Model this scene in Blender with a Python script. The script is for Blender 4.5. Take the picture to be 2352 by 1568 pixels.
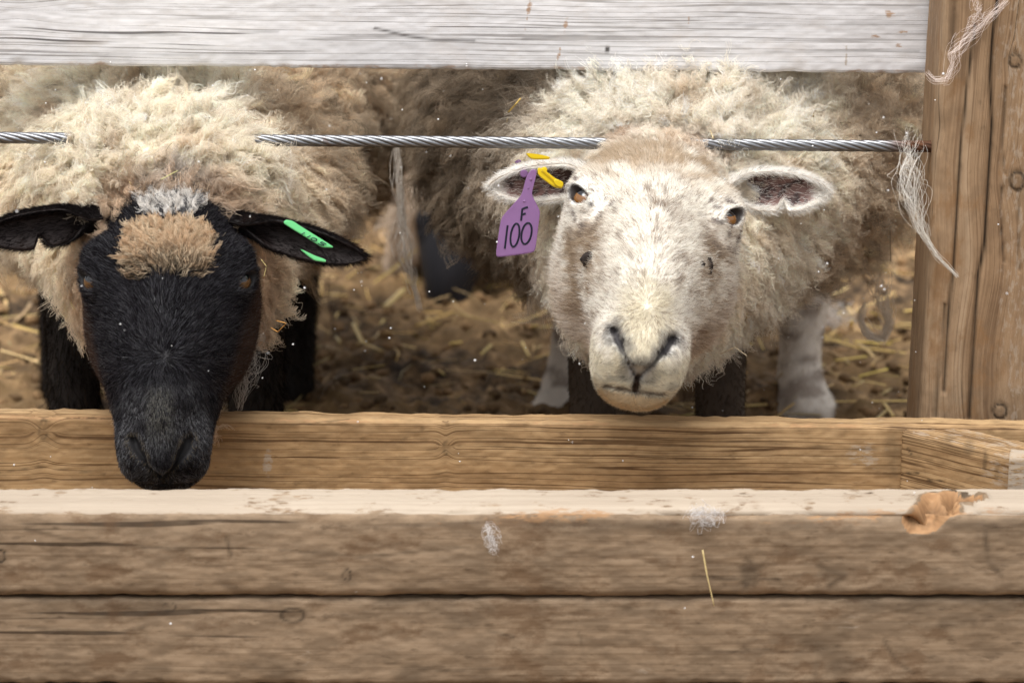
import bpy, math, random
import numpy as np
from mathutils import Vector, Matrix, kdtree

# ------------------------------------------------------------------ scene reset
for o in list(bpy.data.objects):
    bpy.data.objects.remove(o, do_unlink=True)
scene = bpy.context.scene
COL = scene.collection
rng = np.random.default_rng(11)
random.seed(5)
DENS = 1.0

# ------------------------------------------------------------------ camera, sky, sun, exposure
PITCH = math.radians(15.0)
CAM = np.array([0.0, 0.0, 1.10])
FPX = 100.0 / 36.0 * 2352.0
cam_data = bpy.data.cameras.new('camera')
cam_data.lens = 100.0
cam_data.sensor_width = 36.0
cam_data.clip_end = 2000.0
cam_data.dof.use_dof = True
cam_data.dof.focus_distance = 2.97
cam_data.dof.aperture_fstop = 5.6
cam = bpy.data.objects.new('camera', cam_data)
cam.location = CAM
cam.rotation_euler = (math.radians(90) - PITCH, 0, 0)
COL.objects.link(cam)
scene.camera = cam

world = bpy.data.worlds.new('World')
scene.world = world
world.use_nodes = True
wn = world.node_tree.nodes
wn.clear()
sky = wn.new('ShaderNodeTexSky')
sky.sky_type = 'NISHITA'
sky.sun_disc = False
sky.sun_elevation = math.radians(70)
sky.sun_rotation = math.radians(205)
sky.air_density = 1.0
sky.dust_density = 4.0
desat = wn.new('ShaderNodeHueSaturation')
desat.inputs['Saturation'].default_value = 0.12
bg = wn.new('ShaderNodeBackground')
bg.inputs['Strength'].default_value = 0.105
wo = wn.new('ShaderNodeOutputWorld')
world.node_tree.links.new(sky.outputs[0], desat.inputs['Color'])
world.node_tree.links.new(desat.outputs[0], bg.inputs['Color'])
world.node_tree.links.new(bg.outputs[0], wo.inputs['Surface'])

sun_data = bpy.data.lights.new('sun', 'SUN')
sun_data.energy = 1.3
sun_data.angle = math.radians(40)
sun_data.color = (1.0, 0.98, 0.95)
sun = bpy.data.objects.new('sun', sun_data)
COL.objects.link(sun)
_az, _el = math.radians(205), math.radians(70)
_sd = Vector((math.sin(_az) * math.cos(_el), math.cos(_az) * math.cos(_el), math.sin(_el)))
sun.rotation_euler = (-_sd).to_track_quat('-Z', 'Y').to_euler()

scene.view_settings.view_transform = 'Standard'
scene.view_settings.look = 'None'
scene.view_settings.exposure = 1.03
scene.view_settings.gamma = 1.0
scene.render.engine = 'CYCLES'
scene.cycles.use_denoising = True
scene.cycles.denoiser = 'OPENIMAGEDENOISE'
scene.cycles.denoising_input_passes = 'RGB_ALBEDO_NORMAL'
scene.cycles.denoising_prefilter = 'ACCURATE'
scene.cycles.max_bounces = 7
scene.cycles.sample_clamp_indirect = 4.0
scene.cycles.diffuse_bounces = 4
scene.cycles.glossy_bounces = 6
scene.cycles.transmission_bounces = 8
scene.cycles.use_adaptive_sampling = True
scene.cycles.adaptive_threshold = 0.012
scene.cycles_curves.shape = 'RIBBONS'

R_ = np.array([1.0, 0, 0])
U_ = np.array([0, math.sin(PITCH), math.cos(PITCH)])
F_ = np.array([0, math.cos(PITCH), -math.sin(PITCH)])
B_ = -F_


def W(u, v, y):
    """the place seen at (u, v) on a 2352 wide picture that lies y metres beyond the camera"""
    d = F_ + (u - 1176.0) / FPX * R_ - (v - 784.0) / FPX * U_
    return CAM + d * (y / d[1])


# ------------------------------------------------------------------ numpy noise
def _hash(ix, iy, iz, seed):
    h = (ix * 374761393 + iy * 668265263 + iz * 2147483647 + seed * 974634777) & 0xFFFFFFFF
    h = ((h ^ (h >> 13)) * 1274126177) & 0xFFFFFFFF
    h = (h ^ (h >> 16)) & 0xFFFFFFFF
    return h.astype(np.float64) / 4294967295.0


def vnoise(p, scale=1.0, seed=0):
    """smooth value noise in -1..1 at points p (n, 3)"""
    q = np.asarray(p, dtype=np.float64) * scale
    i = np.floor(q).astype(np.int64)
    f = q - i
    f = f * f * (3 - 2 * f)
    out = 0
    for dx in (0, 1):
        wx = f[:, 0] if dx else 1 - f[:, 0]
        for dy in (0, 1):
            wy = f[:, 1] if dy else 1 - f[:, 1]
            for dz in (0, 1):
                wz = f[:, 2] if dz else 1 - f[:, 2]
                out = out + wx * wy * wz * _hash(i[:, 0] + dx, i[:, 1] + dy, i[:, 2] + dz, seed)
    return out * 2 - 1


def fbm(p, scale=1.0, seed=0, octaves=3):
    s, a, tot = 0, 1.0, 0
    for k in range(octaves):
        s = s + a * vnoise(p, scale * 2 ** k, seed + 17 * k)
        tot += a
        a *= 0.5
    return s / tot


def sstep(e0, e1, x):
    t = np.clip((x - e0) / (e1 - e0), 0, 1)
    return t * t * (3 - 2 * t)


def nrm(v):
    v = np.asarray(v, dtype=np.float64)
    return v / np.maximum(np.linalg.norm(v, axis=-1, keepdims=True), 1e-9)


def mixc(a, b, t):
    t = np.asarray(t)[..., None]
    return a * (1 - t) + np.asarray(b) * t


# ------------------------------------------------------------------ object helpers
def tag(o, label=None, cat=None, group=None, kind=None):
    if label: o['label'] = label
    if cat: o['category'] = cat
    if group: o['group'] = group
    if kind: o['kind'] = kind
    return o


def empty(name, loc):
    o = bpy.data.objects.new(name, None)
    o.location = loc
    o.empty_display_size = 0.05
    COL.objects.link(o)
    return o


def mesh_obj(name, verts, faces, mat=None, parent=None, smooth=True, col=None, attrs=None):
    me = bpy.data.meshes.new(name)
    verts = np.asarray(verts, dtype=np.float64)
    off = np.zeros(3)
    if parent is not None:
        off = np.array(parent.matrix_world.translation) if parent.type == 'EMPTY' else np.zeros(3)
        pl = parent
        off = np.zeros(3)
        while pl is not None:
            off += np.array(pl.location)
            pl = pl.parent
    vv = verts - off
    if isinstance(faces, np.ndarray):
        nf, k = faces.shape
        me.vertices.add(len(vv))
        me.vertices.foreach_set('co', vv.astype(np.float32).ravel())
        me.loops.add(nf * k)
        me.loops.foreach_set('vertex_index', faces.astype(np.int32).ravel())
        me.polygons.add(nf)
        me.polygons.foreach_set('loop_start', np.arange(0, nf * k, k, dtype=np.int32))
        me.update(calc_edges=True)
        me.validate()
    else:
        me.from_pydata([tuple(x) for x in vv], [], faces)
        me.update()
    if smooth:
        me.polygons.foreach_set('use_smooth', np.ones(len(me.polygons), dtype=bool))
    if col is not None:
        a = me.attributes.new('col', 'FLOAT_COLOR', 'POINT')
        c4 = np.ones((len(vv), 4), dtype=np.float32)
        c4[:, :3] = col
        a.data.foreach_set('color', c4.ravel())
    if attrs:
        for nm, arr in attrs.items():
            a = me.attributes.new(nm, 'FLOAT', 'POINT')
            a.data.foreach_set('value', np.asarray(arr, dtype=np.float32))
    if mat is not None:
        me.materials.append(mat)
    o = bpy.data.objects.new(name, me)
    COL.objects.link(o)
    if parent is not None:
        o.parent = parent
    return o


def strands_obj(name, pts, radius, col, mat, parent=None):
    """pts (n, k, 3), radius (n, k) or (k,), col (n, k, 3) or (n, 3)"""
    n, k, _ = pts.shape
    cu = bpy.data.hair_curves.new(name)
    cu.add_curves([k] * n)
    off = np.zeros(3)
    pl = parent
    while pl is not None:
        off += np.array(pl.location)
        pl = pl.parent
    cu.attributes['position'].data.foreach_set('vector', (pts - off).astype(np.float32).ravel())
    ra = cu.attributes.get('radius') or cu.attributes.new('radius', 'FLOAT', 'POINT')
    ra.data.foreach_set('value', np.broadcast_to(radius, (n, k)).astype(np.float32).ravel())
    if col.ndim == 2:
        col = np.repeat(col[:, None, :], k, axis=1)
    c4 = np.ones((n * k, 4), dtype=np.float32)
    c4[:, :3] = col.reshape(-1, 3)
    ca = cu.attributes.new('col', 'FLOAT_COLOR', 'POINT')
    ca.data.foreach_set('color', c4.ravel())
    cu.materials.append(mat)
    o = bpy.data.objects.new(name, cu)
    COL.objects.link(o)
    if parent is not None:
        o.parent = parent
    return o


# ------------------------------------------------------------------ material helpers
class NT:
    def __init__(self, name):
        self.m = bpy.data.materials.new(name)
        self.m.use_nodes = True
        self.t = self.m.node_tree
        self.t.nodes.clear()
        self.out = self.t.nodes.new('ShaderNodeOutputMaterial')

    def n(self, typ, **kw):
        nd = self.t.nodes.new(typ)
        for k, v in kw.items():
            setattr(nd, k, v)
        return nd

    def l(self, a, b):
        self.t.links.new(a, b)

    def sock(self, inp, v):
        if hasattr(v, 'is_output'):
            self.l(v, inp)
        else:
            inp.default_value = v

    def math(self, op, a, b=0.0, c=None, clamp=False):
        nd = self.n('ShaderNodeMath', operation=op, use_clamp=clamp)
        self.sock(nd.inputs[0], a)
        self.sock(nd.inputs[1], b)
        if c is not None:
            self.sock(nd.inputs[2], c)
        return nd.outputs[0]

    def mix(self, f, a, b, blend='MIX'):
        nd = self.n('ShaderNodeMix', data_type='RGBA', blend_type=blend)
        self.sock(nd.inputs[0], f)
        self.sock(nd.inputs[6], a if hasattr(a, 'is_output') else (*a, 1))
        self.sock(nd.inputs[7], b if hasattr(b, 'is_output') else (*b, 1))
        return nd.outputs[2]

    def ramp(self, f, stops):
        nd = self.n('ShaderNodeValToRGB')
        cr = nd.color_ramp
        while len(cr.elements) > 1:
            cr.elements.remove(cr.elements[-1])
        for i, (p, c) in enumerate(stops):
            e = cr.elements[0] if i == 0 else cr.elements.new(p)
            e.position = p
            e.color = (*c, 1) if not np.isscalar(c) else (c, c, c, 1)
        self.l(f, nd.inputs[0])
        return nd.outputs[0]

    def noise(self, vec, scale, detail=3.0, rough=0.5, dist=0.0):
        nd = self.n('ShaderNodeTexNoise')
        self.l(vec, nd.inputs['Vector'])
        nd.inputs['Scale'].default_value = scale
        nd.inputs['Detail'].default_value = detail
        nd.inputs['Roughness'].default_value = rough
        nd.inputs['Distortion'].default_value = dist
        return nd.outputs[0]

    def mapping(self, vec, scale=(1, 1, 1), loc=(0, 0, 0), rot=(0, 0, 0)):
        nd = self.n('ShaderNodeMapping')
        self.l(vec, nd.inputs[0])
        nd.inputs['Location'].default_value = loc
        nd.inputs['Rotation'].default_value = rot
        nd.inputs['Scale'].default_value = scale
        return nd.outputs[0]

    def coord(self, which='Object'):
        return self.n('ShaderNodeTexCoord').outputs[which]

    def attr(self, name, out='Color'):
        return self.n('ShaderNodeAttribute', attribute_name=name).outputs[out]

    def bsdf(self, color, rough=0.7, bump=None, bump_str=0.3, bump_dist=0.002, spec=0.3, **kw):
        b = self.n('ShaderNodeBsdfPrincipled')
        self.sock(b.inputs['Base Color'], color if hasattr(color, 'is_output') else (*color, 1))
        self.sock(b.inputs['Roughness'], rough)
        b.inputs['Specular IOR Level'].default_value = spec
        for k, v in kw.items():
            self.sock(b.inputs[k.replace('_', ' ')], v)
        if bump is not None:
            bn = self.n('ShaderNodeBump')
            bn.inputs['Strength'].default_value = bump_str
            bn.inputs['Distance'].default_value = bump_dist
            self.l(bump, bn.inputs['Height'])
            self.l(bn.outputs[0], b.inputs['Normal'])
        self.l(b.outputs[0], self.out.inputs['Surface'])
        return b


def mat_plain(name, color, rough=0.6, noise_scale=40, var=0.15, spec=0.3, bump=0.15):
    t = NT(name)
    co = t.coord()
    nz = t.noise(co, noise_scale, 4)
    c = t.mix(nz, tuple(x * (1 - var) for x in color), tuple(min(1, x * (1 + var)) for x in color))
    t.bsdf(c, rough, nz, bump, 0.001, spec)
    return t.m


def mat_hair(name, rough=0.5, radial=0.7, tint=1.0):
    t = NT(name)
    h = t.n('ShaderNodeBsdfHairPrincipled')
    h.model = 'CHIANG'
    h.parametrization = 'COLOR'
    t.l(t.attr('col'), h.inputs['Color'])
    h.inputs['Roughness'].default_value = rough
    h.inputs['Radial Roughness'].default_value = radial
    h.inputs['Coat'].default_value = 0.0
    h.inputs['IOR'].default_value = 1.45
    t.l(h.outputs[0], t.out.inputs['Surface'])
    return t.m


def mat_fibre(name, transl=0.35, rough=0.8):
    """matt wool fibre: the strand colour scattered off and through the fibre"""
    t = NT(name)
    c = t.attr('col')
    d = t.n('ShaderNodeBsdfDiffuse')
    t.l(c, d.inputs['Color'])
    tr = t.n('ShaderNodeBsdfTranslucent')
    t.l(c, tr.inputs['Color'])
    mx = t.n('ShaderNodeMixShader')
    mx.inputs[0].default_value = transl
    t.l(d.outputs[0], mx.inputs[1])
    t.l(tr.outputs[0], mx.inputs[2])
    t.l(mx.outputs[0], t.out.inputs['Surface'])
    return t.m


def mat_skin(name):
    t = NT(name)
    co = t.coord()
    nz = t.noise(co, 350, 3)
    c = t.mix(0.5, t.attr('col'), t.mix(nz, (0.6, 0.6, 0.6), (1.3, 1.3, 1.3)), 'MULTIPLY')
    c = t.attr('col')
    t.bsdf(c, 0.65, nz, 0.25, 0.0008, 0.3)
    return t.m


M = {}
M['fibre'] = mat_fibre('wool_fibre')
M['wisp'] = mat_fibre('wool_wisp_fibre', 0.0)
M['hair'] = mat_hair('short_hair', 0.45, 0.6)
M['skin'] = mat_skin('hide')


# ------------------------------------------------------------------ implicit surfaces -> one continuous mesh
def sd_ellipsoid(P, c, r, yaw=0.0):
    x, y, z = P[0] - c[0], P[1] - c[1], P[2] - c[2]
    if yaw:
        cs, sn = math.cos(yaw), math.sin(yaw)
        x, y = cs * x + sn * y, -sn * x + cs * y
    k0 = np.sqrt((x / r[0]) ** 2 + (y / r[1]) ** 2 + (z / r[2]) ** 2)
    k1 = np.sqrt((x / r[0] ** 2) ** 2 + (y / r[1] ** 2) ** 2 + (z / r[2] ** 2) ** 2) + 1e-9
    return k0 * (k0 - 1) / k1


def sd_cone(P, a, ra, b, rb):
    d = [b[i] - a[i] for i in range(3)]
    L2 = sum(q * q for q in d)
    h = np.clip(sum((P[i] - a[i]) * d[i] for i in range(3)) / L2, 0, 1)
    dist = np.sqrt(sum((P[i] - a[i] - h * d[i]) ** 2 for i in range(3)))
    return dist - (ra + (rb - ra) * h)


def smin(a, b, k):
    h = np.clip(0.5 + 0.5 * (b - a) / k, 0, 1)
    return b + (a - b) * h - k * h * (1 - h)


def grid_axis(lo, f0, f1, hi, fine, coarse):
    parts = []
    if f0 > lo:
        parts.append(np.linspace(lo, f0, max(2, int((f0 - lo) / coarse) + 1))[:-1])
    parts.append(np.linspace(f0, f1, int((f1 - f0) / fine) + 1))
    if hi > f1:
        parts.append(np.linspace(f1, hi, max(2, int((hi - f1) / coarse) + 1))[1:])
    return np.concatenate(parts).astype(np.float32)


def surface_nets(F, gx, gy, gz):
    nx, ny, nz = F.shape
    S = F < 0
    cnt = np.zeros((nx - 1, ny - 1, nz - 1), dtype=np.int8)
    for dx in (0, 1):
        for dy in (0, 1):
            for dz in (0, 1):
                cnt += S[dx:nx - 1 + dx, dy:ny - 1 + dy, dz:nz - 1 + dz]
    act = (cnt > 0) & (cnt < 8)
    I, J, K = np.nonzero(act)
    n = len(I)
    vid = -np.ones(act.shape, dtype=np.int32)
    vid[I, J, K] = np.arange(n)
    acc = np.zeros((n, 3))
    num = np.zeros(n)
    ax = [gx.astype(np.float64), gy.astype(np.float64), gz.astype(np.float64)]
    corners = [(a, b, c) for a in (0, 1) for b in (0, 1) for c in (0, 1)]
    for ca in corners:
        for d in range(3):
            if ca[d] == 1:
                continue
            cb = list(ca)
            cb[d] = 1
            fa = F[I + ca[0], J + ca[1], K + ca[2]].astype(np.float64)
            fb = F[I + cb[0], J + cb[1], K + cb[2]].astype(np.float64)
            ch = (fa < 0) != (fb < 0)
            t = np.where(ch, fa / np.where(np.abs(fa - fb) < 1e-12, 1, fa - fb), 0)
            idx = [I + ca[0], J + ca[1], K + ca[2]]
            pos = np.stack([ax[q][idx[q]] for q in range(3)], 1)
            e = [I, J, K][d]
            step = ax[d][e + 1] - ax[d][e]
            pos[:, d] += t * step
            acc[ch] += pos[ch]
            num[ch] += 1
    V = acc / num[:, None]
    quads = []
    for d in range(3):
        sl0 = [slice(None)] * 3
        sl1 = [slice(None)] * 3
        sl0[d] = slice(0, -1)
        sl1[d] = slice(1, None)
        ch = S[tuple(sl0)] != S[tuple(sl1)]
        E = np.array(np.nonzero(ch))
        o1, o2 = [q for q in range(3) if q != d]
        ok = (E[o1] > 0) & (E[o2] > 0) & (E[o1] < F.shape[o1] - 1) & (E[o2] < F.shape[o2] - 1)
        E = E[:, ok]
        ins = S[E[0], E[1], E[2]]

        def cell(a, b):
            q = E.copy()
            q[o1] -= a
            q[o2] -= b
            return vid[q[0], q[1], q[2]]
        Q = np.stack([cell(1, 1), cell(0, 1), cell(0, 0), cell(1, 0)], 1)
        flip = ins if d != 1 else ~ins
        Q[~flip] = Q[~flip][:, ::-1]
        quads.append(Q)
    return V, np.concatenate(quads)


def vert_normals(V, Q):
    n = np.zeros_like(V)
    fn = np.cross(V[Q[:, 2]] - V[Q[:, 0]], V[Q[:, 3]] - V[Q[:, 1]])
    for k in range(4):
        for d in range(3):
            n[:, d] += np.bincount(Q[:, k], weights=fn[:, d], minlength=len(V))
    return nrm(n)


def smooth_mesh(V, Q, it=1, lam=0.5):
    for _ in range(it):
        s = np.zeros_like(V)
        c = np.zeros(len(V))
        for k in range(4):
            a, b = Q[:, k], Q[:, (k + 1) % 4]
            for d in range(3):
                s[:, d] += np.bincount(a, weights=V[b, d], minlength=len(V)) + np.bincount(b, weights=V[a, d], minlength=len(V))
            c += np.bincount(a, minlength=len(V)) + np.bincount(b, minlength=len(V))
        V = V + lam * (s / np.maximum(c, 1)[:, None] - V)
    return V


def scatter(V, N, Q, weight, n, rg):
    """n random points on the quads, density by per-vertex weight; returns P, N and (face corner ids, bary weights)"""
    T = np.concatenate([Q[:, [0, 1, 2]], Q[:, [0, 2, 3]]])
    wt = weight[T].mean(1)
    keep = wt > 1e-4
    T, wt = T[keep], wt[keep]
    ar = 0.5 * np.linalg.norm(np.cross(V[T[:, 1]] - V[T[:, 0]], V[T[:, 2]] - V[T[:, 0]]), axis=1) * wt
    cdf = np.cumsum(ar)
    f = np.searchsorted(cdf, rg.random(n) * cdf[-1])
    f = np.minimum(f, len(T) - 1)
    r1, r2 = np.sqrt(rg.random(n)), rg.random(n)
    b = np.stack([1 - r1, r1 * (1 - r2), r1 * r2], 1)
    P = (V[T[f]] * b[:, :, None]).sum(1)
    Nn = nrm((N[T[f]] * b[:, :, None]).sum(1))
    return P, Nn, (T[f], b)


def at(vals, ref):
    T, b = ref
    if vals.ndim == 1:
        return (vals[T] * b).sum(1)
    return (vals[T] * b[:, :, None]).sum(1)


def nearest(P, C, topn=1):
    kd = kdtree.KDTree(len(C))
    for i, c in enumerate(C):
        kd.insert(c, i)
    kd.balance()
    return np.array([kd.find(p)[1] for p in P])


def locks(P, Nn, flow, length, rg, clump_n, k=9, clump=0.75, lift=0.5, curl=0.006, turns=2.0, frizz=0.003, droop=0.0, jitter=0.25, big_n=0, big_pull=.35):
    """woolly locks: strands gathered towards wavy guide curves. Per-root arrays: flow (n,3), length (n,), lift (n,)"""
    n = len(P)
    ci = rg.choice(n, min(clump_n, n), replace=False)
    own = nearest(P, P[ci])
    g = ci[own]
    m = len(ci)
    s = np.linspace(0, 1, k)
    lift = np.broadcast_to(lift, (n,))
    tang = flow - (flow * Nn).sum(1, keepdims=True) * Nn
    tang = nrm(tang + 1e-6)
    rd = rg.normal(size=(m, 3)) * jitter
    if big_n:
        bi = rg.choice(m, min(big_n, m), replace=False)
        bo = nearest(P[ci], P[ci][bi])
        rd = rd * .45 + (rg.normal(size=(len(bi), 3)) * jitter * 1.25)[bo]
    cdir = nrm(Nn[ci] * lift[ci][:, None] + tang[ci] * (1 - lift[ci])[:, None] + rd)
    side = nrm(np.cross(cdir, Nn[ci] + 0.2 * rg.normal(size=(m, 3))))
    up = np.cross(side, cdir)
    clen = length[ci] * rg.uniform(0.7, 1.25, m)
    ph = rg.uniform(0, 6.283, m)
    if big_n:
        clen = clen * rg.uniform(.75, 1.3, len(bi))[bo]
        ph = ph * .12 + rg.uniform(0, 6.283, len(bi))[bo]
    tn = turns * rg.uniform(0.6, 1.4, m)
    am = curl * rg.uniform(0.4, 1.5, m) * np.clip(clen / max(np.median(length), 1e-5), 0.3, 1.5)
    ang = ph[:, None] + tn[:, None] * 6.283 * s[None, :]
    env = np.minimum(1, s * 2.2)[None, :]
    bend = rg.normal(size=(m, 3)) * 0.25 + np.array([0, 0, -1.0]) * droop
    guide = (P[ci][:, None, :] + cdir[:, None, :] * (clen[:, None] * s)[:, :, None]
             + side[:, None, :] * (am[:, None] * (np.cos(ang) - np.cos(ph)[:, None]) * env)[:, :, None]
             + up[:, None, :] * (am[:, None] * 0.8 * (np.sin(ang) - np.sin(ph)[:, None]) * env)[:, :, None]
             + bend[:, None, :] * (clen[:, None] * s ** 2)[:, :, None] * 0.6)
    if big_n:
        guide = guide + (P[ci][bi][bo] - P[ci])[:, None, :] * (big_pull * s ** 1.1)[None, :, None]
    own_d = nrm(Nn * lift[:, None] + tang * (1 - lift)[:, None] + rg.normal(size=(n, 3)) * jitter * 0.6)
    off = P - P[ci][own]
    cl = clump * (s ** 0.55)
    scale = rg.uniform(0.6, 1.12, n)
    gpts = guide[own]
    groot = gpts[:, :1, :]
    gl = groot + (gpts - groot) * scale[:, None, None]
    pts = gl + off[:, None, :] * (1 - cl)[None, :, None]
    fz = np.cumsum(rg.normal(size=(n, k, 3)) * frizz * 0.6, axis=1)
    fz -= fz[:, :1]
    pts = pts + fz
    return pts, own, ci


# ------------------------------------------------------------------ sheep
class Head:
    """head frame: x across, a down the face from the poll, n out of the face"""

    def __init__(self, eye_mid, theta, roll, yaw=0.0, scale=1.0, kind='white'):
        self.kind = kind
        self.s = scale
        th, ro = math.radians(theta), math.radians(roll)
        X = math.cos(ro) * R_ - math.sin(ro) * U_
        D = -math.cos(ro) * U_ - math.sin(ro) * R_
        A = math.cos(th) * D + math.sin(th) * B_
        N = -math.sin(th) * D + math.cos(th) * B_
        yw = math.radians(yaw)
        X, N = math.cos(yw) * X + math.sin(yw) * N, -math.sin(yw) * X + math.cos(yw) * N
        self.X, self.A, self.N = X, A, N
        self.O = np.asarray(eye_mid) - scale * (0.110 * A - 0.027 * N)
        st = np.array([
            # a      w      top     bottom
            [-.050, .026, -.072, -.110],
            [-.035, .044, -.044, -.125],
            [-.015, .056, -.022, -.140],
            [.000, .063, -.011, -.146],
            [.030, .071, .003, -.157],
            [.060, .075, .010, -.166],
            [.090, .0735, .015, -.170],
            [.110, .0715, .018, -.168],
            [.140, .0680, .020, -.158],
            [.170, .0610, .022, -.144],
            [.200, .0545, .021, -.130],
            [.230, .0490, .017, -.117],
            [.255, .0470, .010, -.108],
            [.275, .0460, .001, -.101],
            [.292, .0430, -.008, -.096],
            [.305, .0365, -.018, -.089],
            [.313, .0260, -.028, -.076],
            [.318, .0120, -.042, -.064],
            [.321, .0020, -.052, -.056]])
        if kind == 'white':
            st[:, 1] *= np.interp(st[:, 0], [0, .05, .12, .17, .21, .25, .32], [1.04, 1.08, 1.10, 1.14, 1.08, .92, .87])
        if kind == 'black':
            st[:6] = [[-.050, .022, -.085, -.110], [-.030, .030, -.065, -.115], [-.015, .046, -.042, -.125], [.000, .056, -.026, -.138], [.030, .068, -.004, -.155], [.060, .073, .008, -.166]]
            st[:, 1] *= np.interp(st[:, 0], [0, .06, .11, .163, .21, .25, .284, .32], [1.0, 1.04, 1.07, 1.20, 1.22, 1.06, .95, .92])
        aa = np.linspace(st[0, 0], st[-1, 0], 400)
        self.tab = [aa] + [np.convolve(np.pad(np.interp(aa, st[:, 0], st[:, i]), 6, mode='edge'), np.ones(13) / 13, 'valid') for i in (1, 2, 3)]

    def local(self, P):
        q = [(P[i] - self.O[i]) / self.s for i in range(3)]
        return tuple(sum(q[i] * ax[i] for i in range(3)) for ax in (self.X, self.A, self.N))

    def world(self, x, a, n):
        return self.O + self.s * (x * self.X + a * self.A + n * self.N)

    NOSTRIL = np.array([[.0020, .2630], [.0065, .2570], [.0125, .2490], [.0188, .2400], [.0240, .2310], [.0265, .2235]])
    MOUTH = np.array([[.0, .2765], [.010, .2762], [.019, .2758], [.027, .2750]])

    @staticmethod
    def h2(a, n):
        """height on the front of the muzzle, seen square to it"""
        return .7314 * a - .6820 * n

    def eye_axis(self):
        return nrm(np.array([.66, .06, .72])) if self.kind == 'white' else nrm(np.array([.74, .10, .62]))

    def eye_centre(self):
        if not hasattr(self, '_ec'):
            e3 = self.eye_axis()
            c0 = np.array([.0395, .108, -.046]) if self.kind == 'white' else np.array([.040, .108, -.046])
            t = np.linspace(0, .07, 600)
            L = c0 + t[:, None] * e3
            f = self.base(L[:, 0].copy(), L[:, 1].copy(), L[:, 2].copy())
            k = int(np.argmax(f > 0))
            self._ec = c0 + (t[k] - .0128) * e3
        return self._ec

    def slit(self):
        e3 = self.eye_axis()
        v = np.array([.70, -.75, -.05]) if self.kind == 'white' else np.array([.70, -.62, -.20])
        t1 = nrm(v - (v @ e3) * e3)
        return t1, np.cross(e3, t1)

    @staticmethod
    def path_dist(ax, a, n, path):
        best = np.full(ax.shape, 9.0, dtype=np.float32)
        for p, q in zip(path[:-1], path[1:]):
            d = q - p
            h = np.clip(((ax - p[0]) * d[0] + (a - p[1]) * d[1] + (n - p[2]) * d[2]) / (d @ d), 0, 1)
            best = np.minimum(best, np.sqrt((ax - p[0] - h * d[0]) ** 2 + (a - p[1] - h * d[1]) ** 2 + (n - p[2] - h * d[2]) ** 2))
        return best

    def path2(self, ax, a, n, path):
        h = self.h2(a, n)
        best = np.full(ax.shape, 9.0, dtype=np.float32)
        for p, q in zip(path[:-1], path[1:]):
            d = q - p
            t = np.clip(((ax - p[0]) * d[0] + (h - p[1]) * d[1]) / (d @ d), 0, 1)
            best = np.minimum(best, np.sqrt((ax - p[0] - t * d[0]) ** 2 + (h - p[1] - t * d[1]) ** 2))
        return best + np.where((a > .25) & (n > -.11), 0, 9).astype(np.float32)

    def nostril(self, ax, a, n):
        # wide open at the top, closing to a thin slit towards the lip
        return self.path2(ax, a, n, self.NOSTRIL) * (.55 + 1.15 * sstep(.234, .252, self.h2(a, n)))

    def mouth(self, ax, a, n):
        return self.path2(ax, a, n, self.MOUTH)

    def eye_uv(self, ax, a, n):
        c, e3 = self.eye_centre(), self.eye_axis()
        t1, t2 = self.slit()
        dx, dy, dz = ax - c[0], a - c[1], n - c[2]
        return (dx * t1[0] + dy * t1[1] + dz * t1[2], dx * t2[0] + dy * t2[1] + dz * t2[2], dx * e3[0] + dy * e3[1] + dz * e3[2])

    def eye_r(self, ax, a, n):
        s1, s2, al = self.eye_uv(ax, a, n)
        t2 = self.slit()[1]
        upper = s2 * (1.0 if (.68 * t2[1] - .73 * t2[2]) < 0 else -1.0) > 0
        return np.sqrt((s1 / 1.7) ** 2 + (s2 * np.where(upper, 1.40, 1.0)) ** 2) / 1.08 + np.where(al > -.006, 0, 9)

    def base(self, ax, a, n):
        w = np.interp(a, self.tab[0], self.tab[1]).astype(np.float32)
        tp = np.interp(a, self.tab[0], self.tab[2]).astype(np.float32)
        bt = np.interp(a, self.tab[0], self.tab[3]).astype(np.float32)
        mid, hh = (tp + bt) / 2, (tp - bt) / 2
        e = 2.35
        tn = (n - mid) / hh
        ww = w * (1.0 - 0.16 * np.clip(-tn, 0, 1))
        q = (np.abs(ax / ww) ** e + np.abs(tn) ** e + 1e-9) ** (1 / e)
        d = (q - 1) * np.minimum(ww, hh)
        d = np.maximum(d, np.maximum(a - .3205, -.05 - a))
        P = (ax, a, n)
        d = smin(d, sd_ellipsoid(P, (.0585, .098, -.028), (.0285, .038, .0290)), .022)       # orbit
        d = smin(d, sd_ellipsoid(P, (.051, .115, -.095), (.033, .070, .060)), .03)          # cheek
        d = smin(d, sd_ellipsoid(P, (.060, .0855, -.0125), (.024, .0150, .0140)), .016)      # brow ridge
        d = smin(d, sd_ellipsoid(P, (.0222, .286, -.042), (.0222, .031, .029)), .014)       # upper lip and nostril wing
        d = smin(d, sd_ellipsoid(P, (.0, .283, -.081), (.037, .036, .0210)), .020)          # chin
        d = smin(d, sd_ellipsoid(P, (.020, .300, -.058), (.0200, .016, .015)), .012)        # lip
        d = smin(d, sd_ellipsoid(P, (.0, .289, -.025), (.0190, .031, .0205)), .014)         # nose pad
        d = smin(d, sd_ellipsoid(P, (.0, .190, .004), (.026, .09, .022)), .03)              # roman nose
        return d

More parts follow.
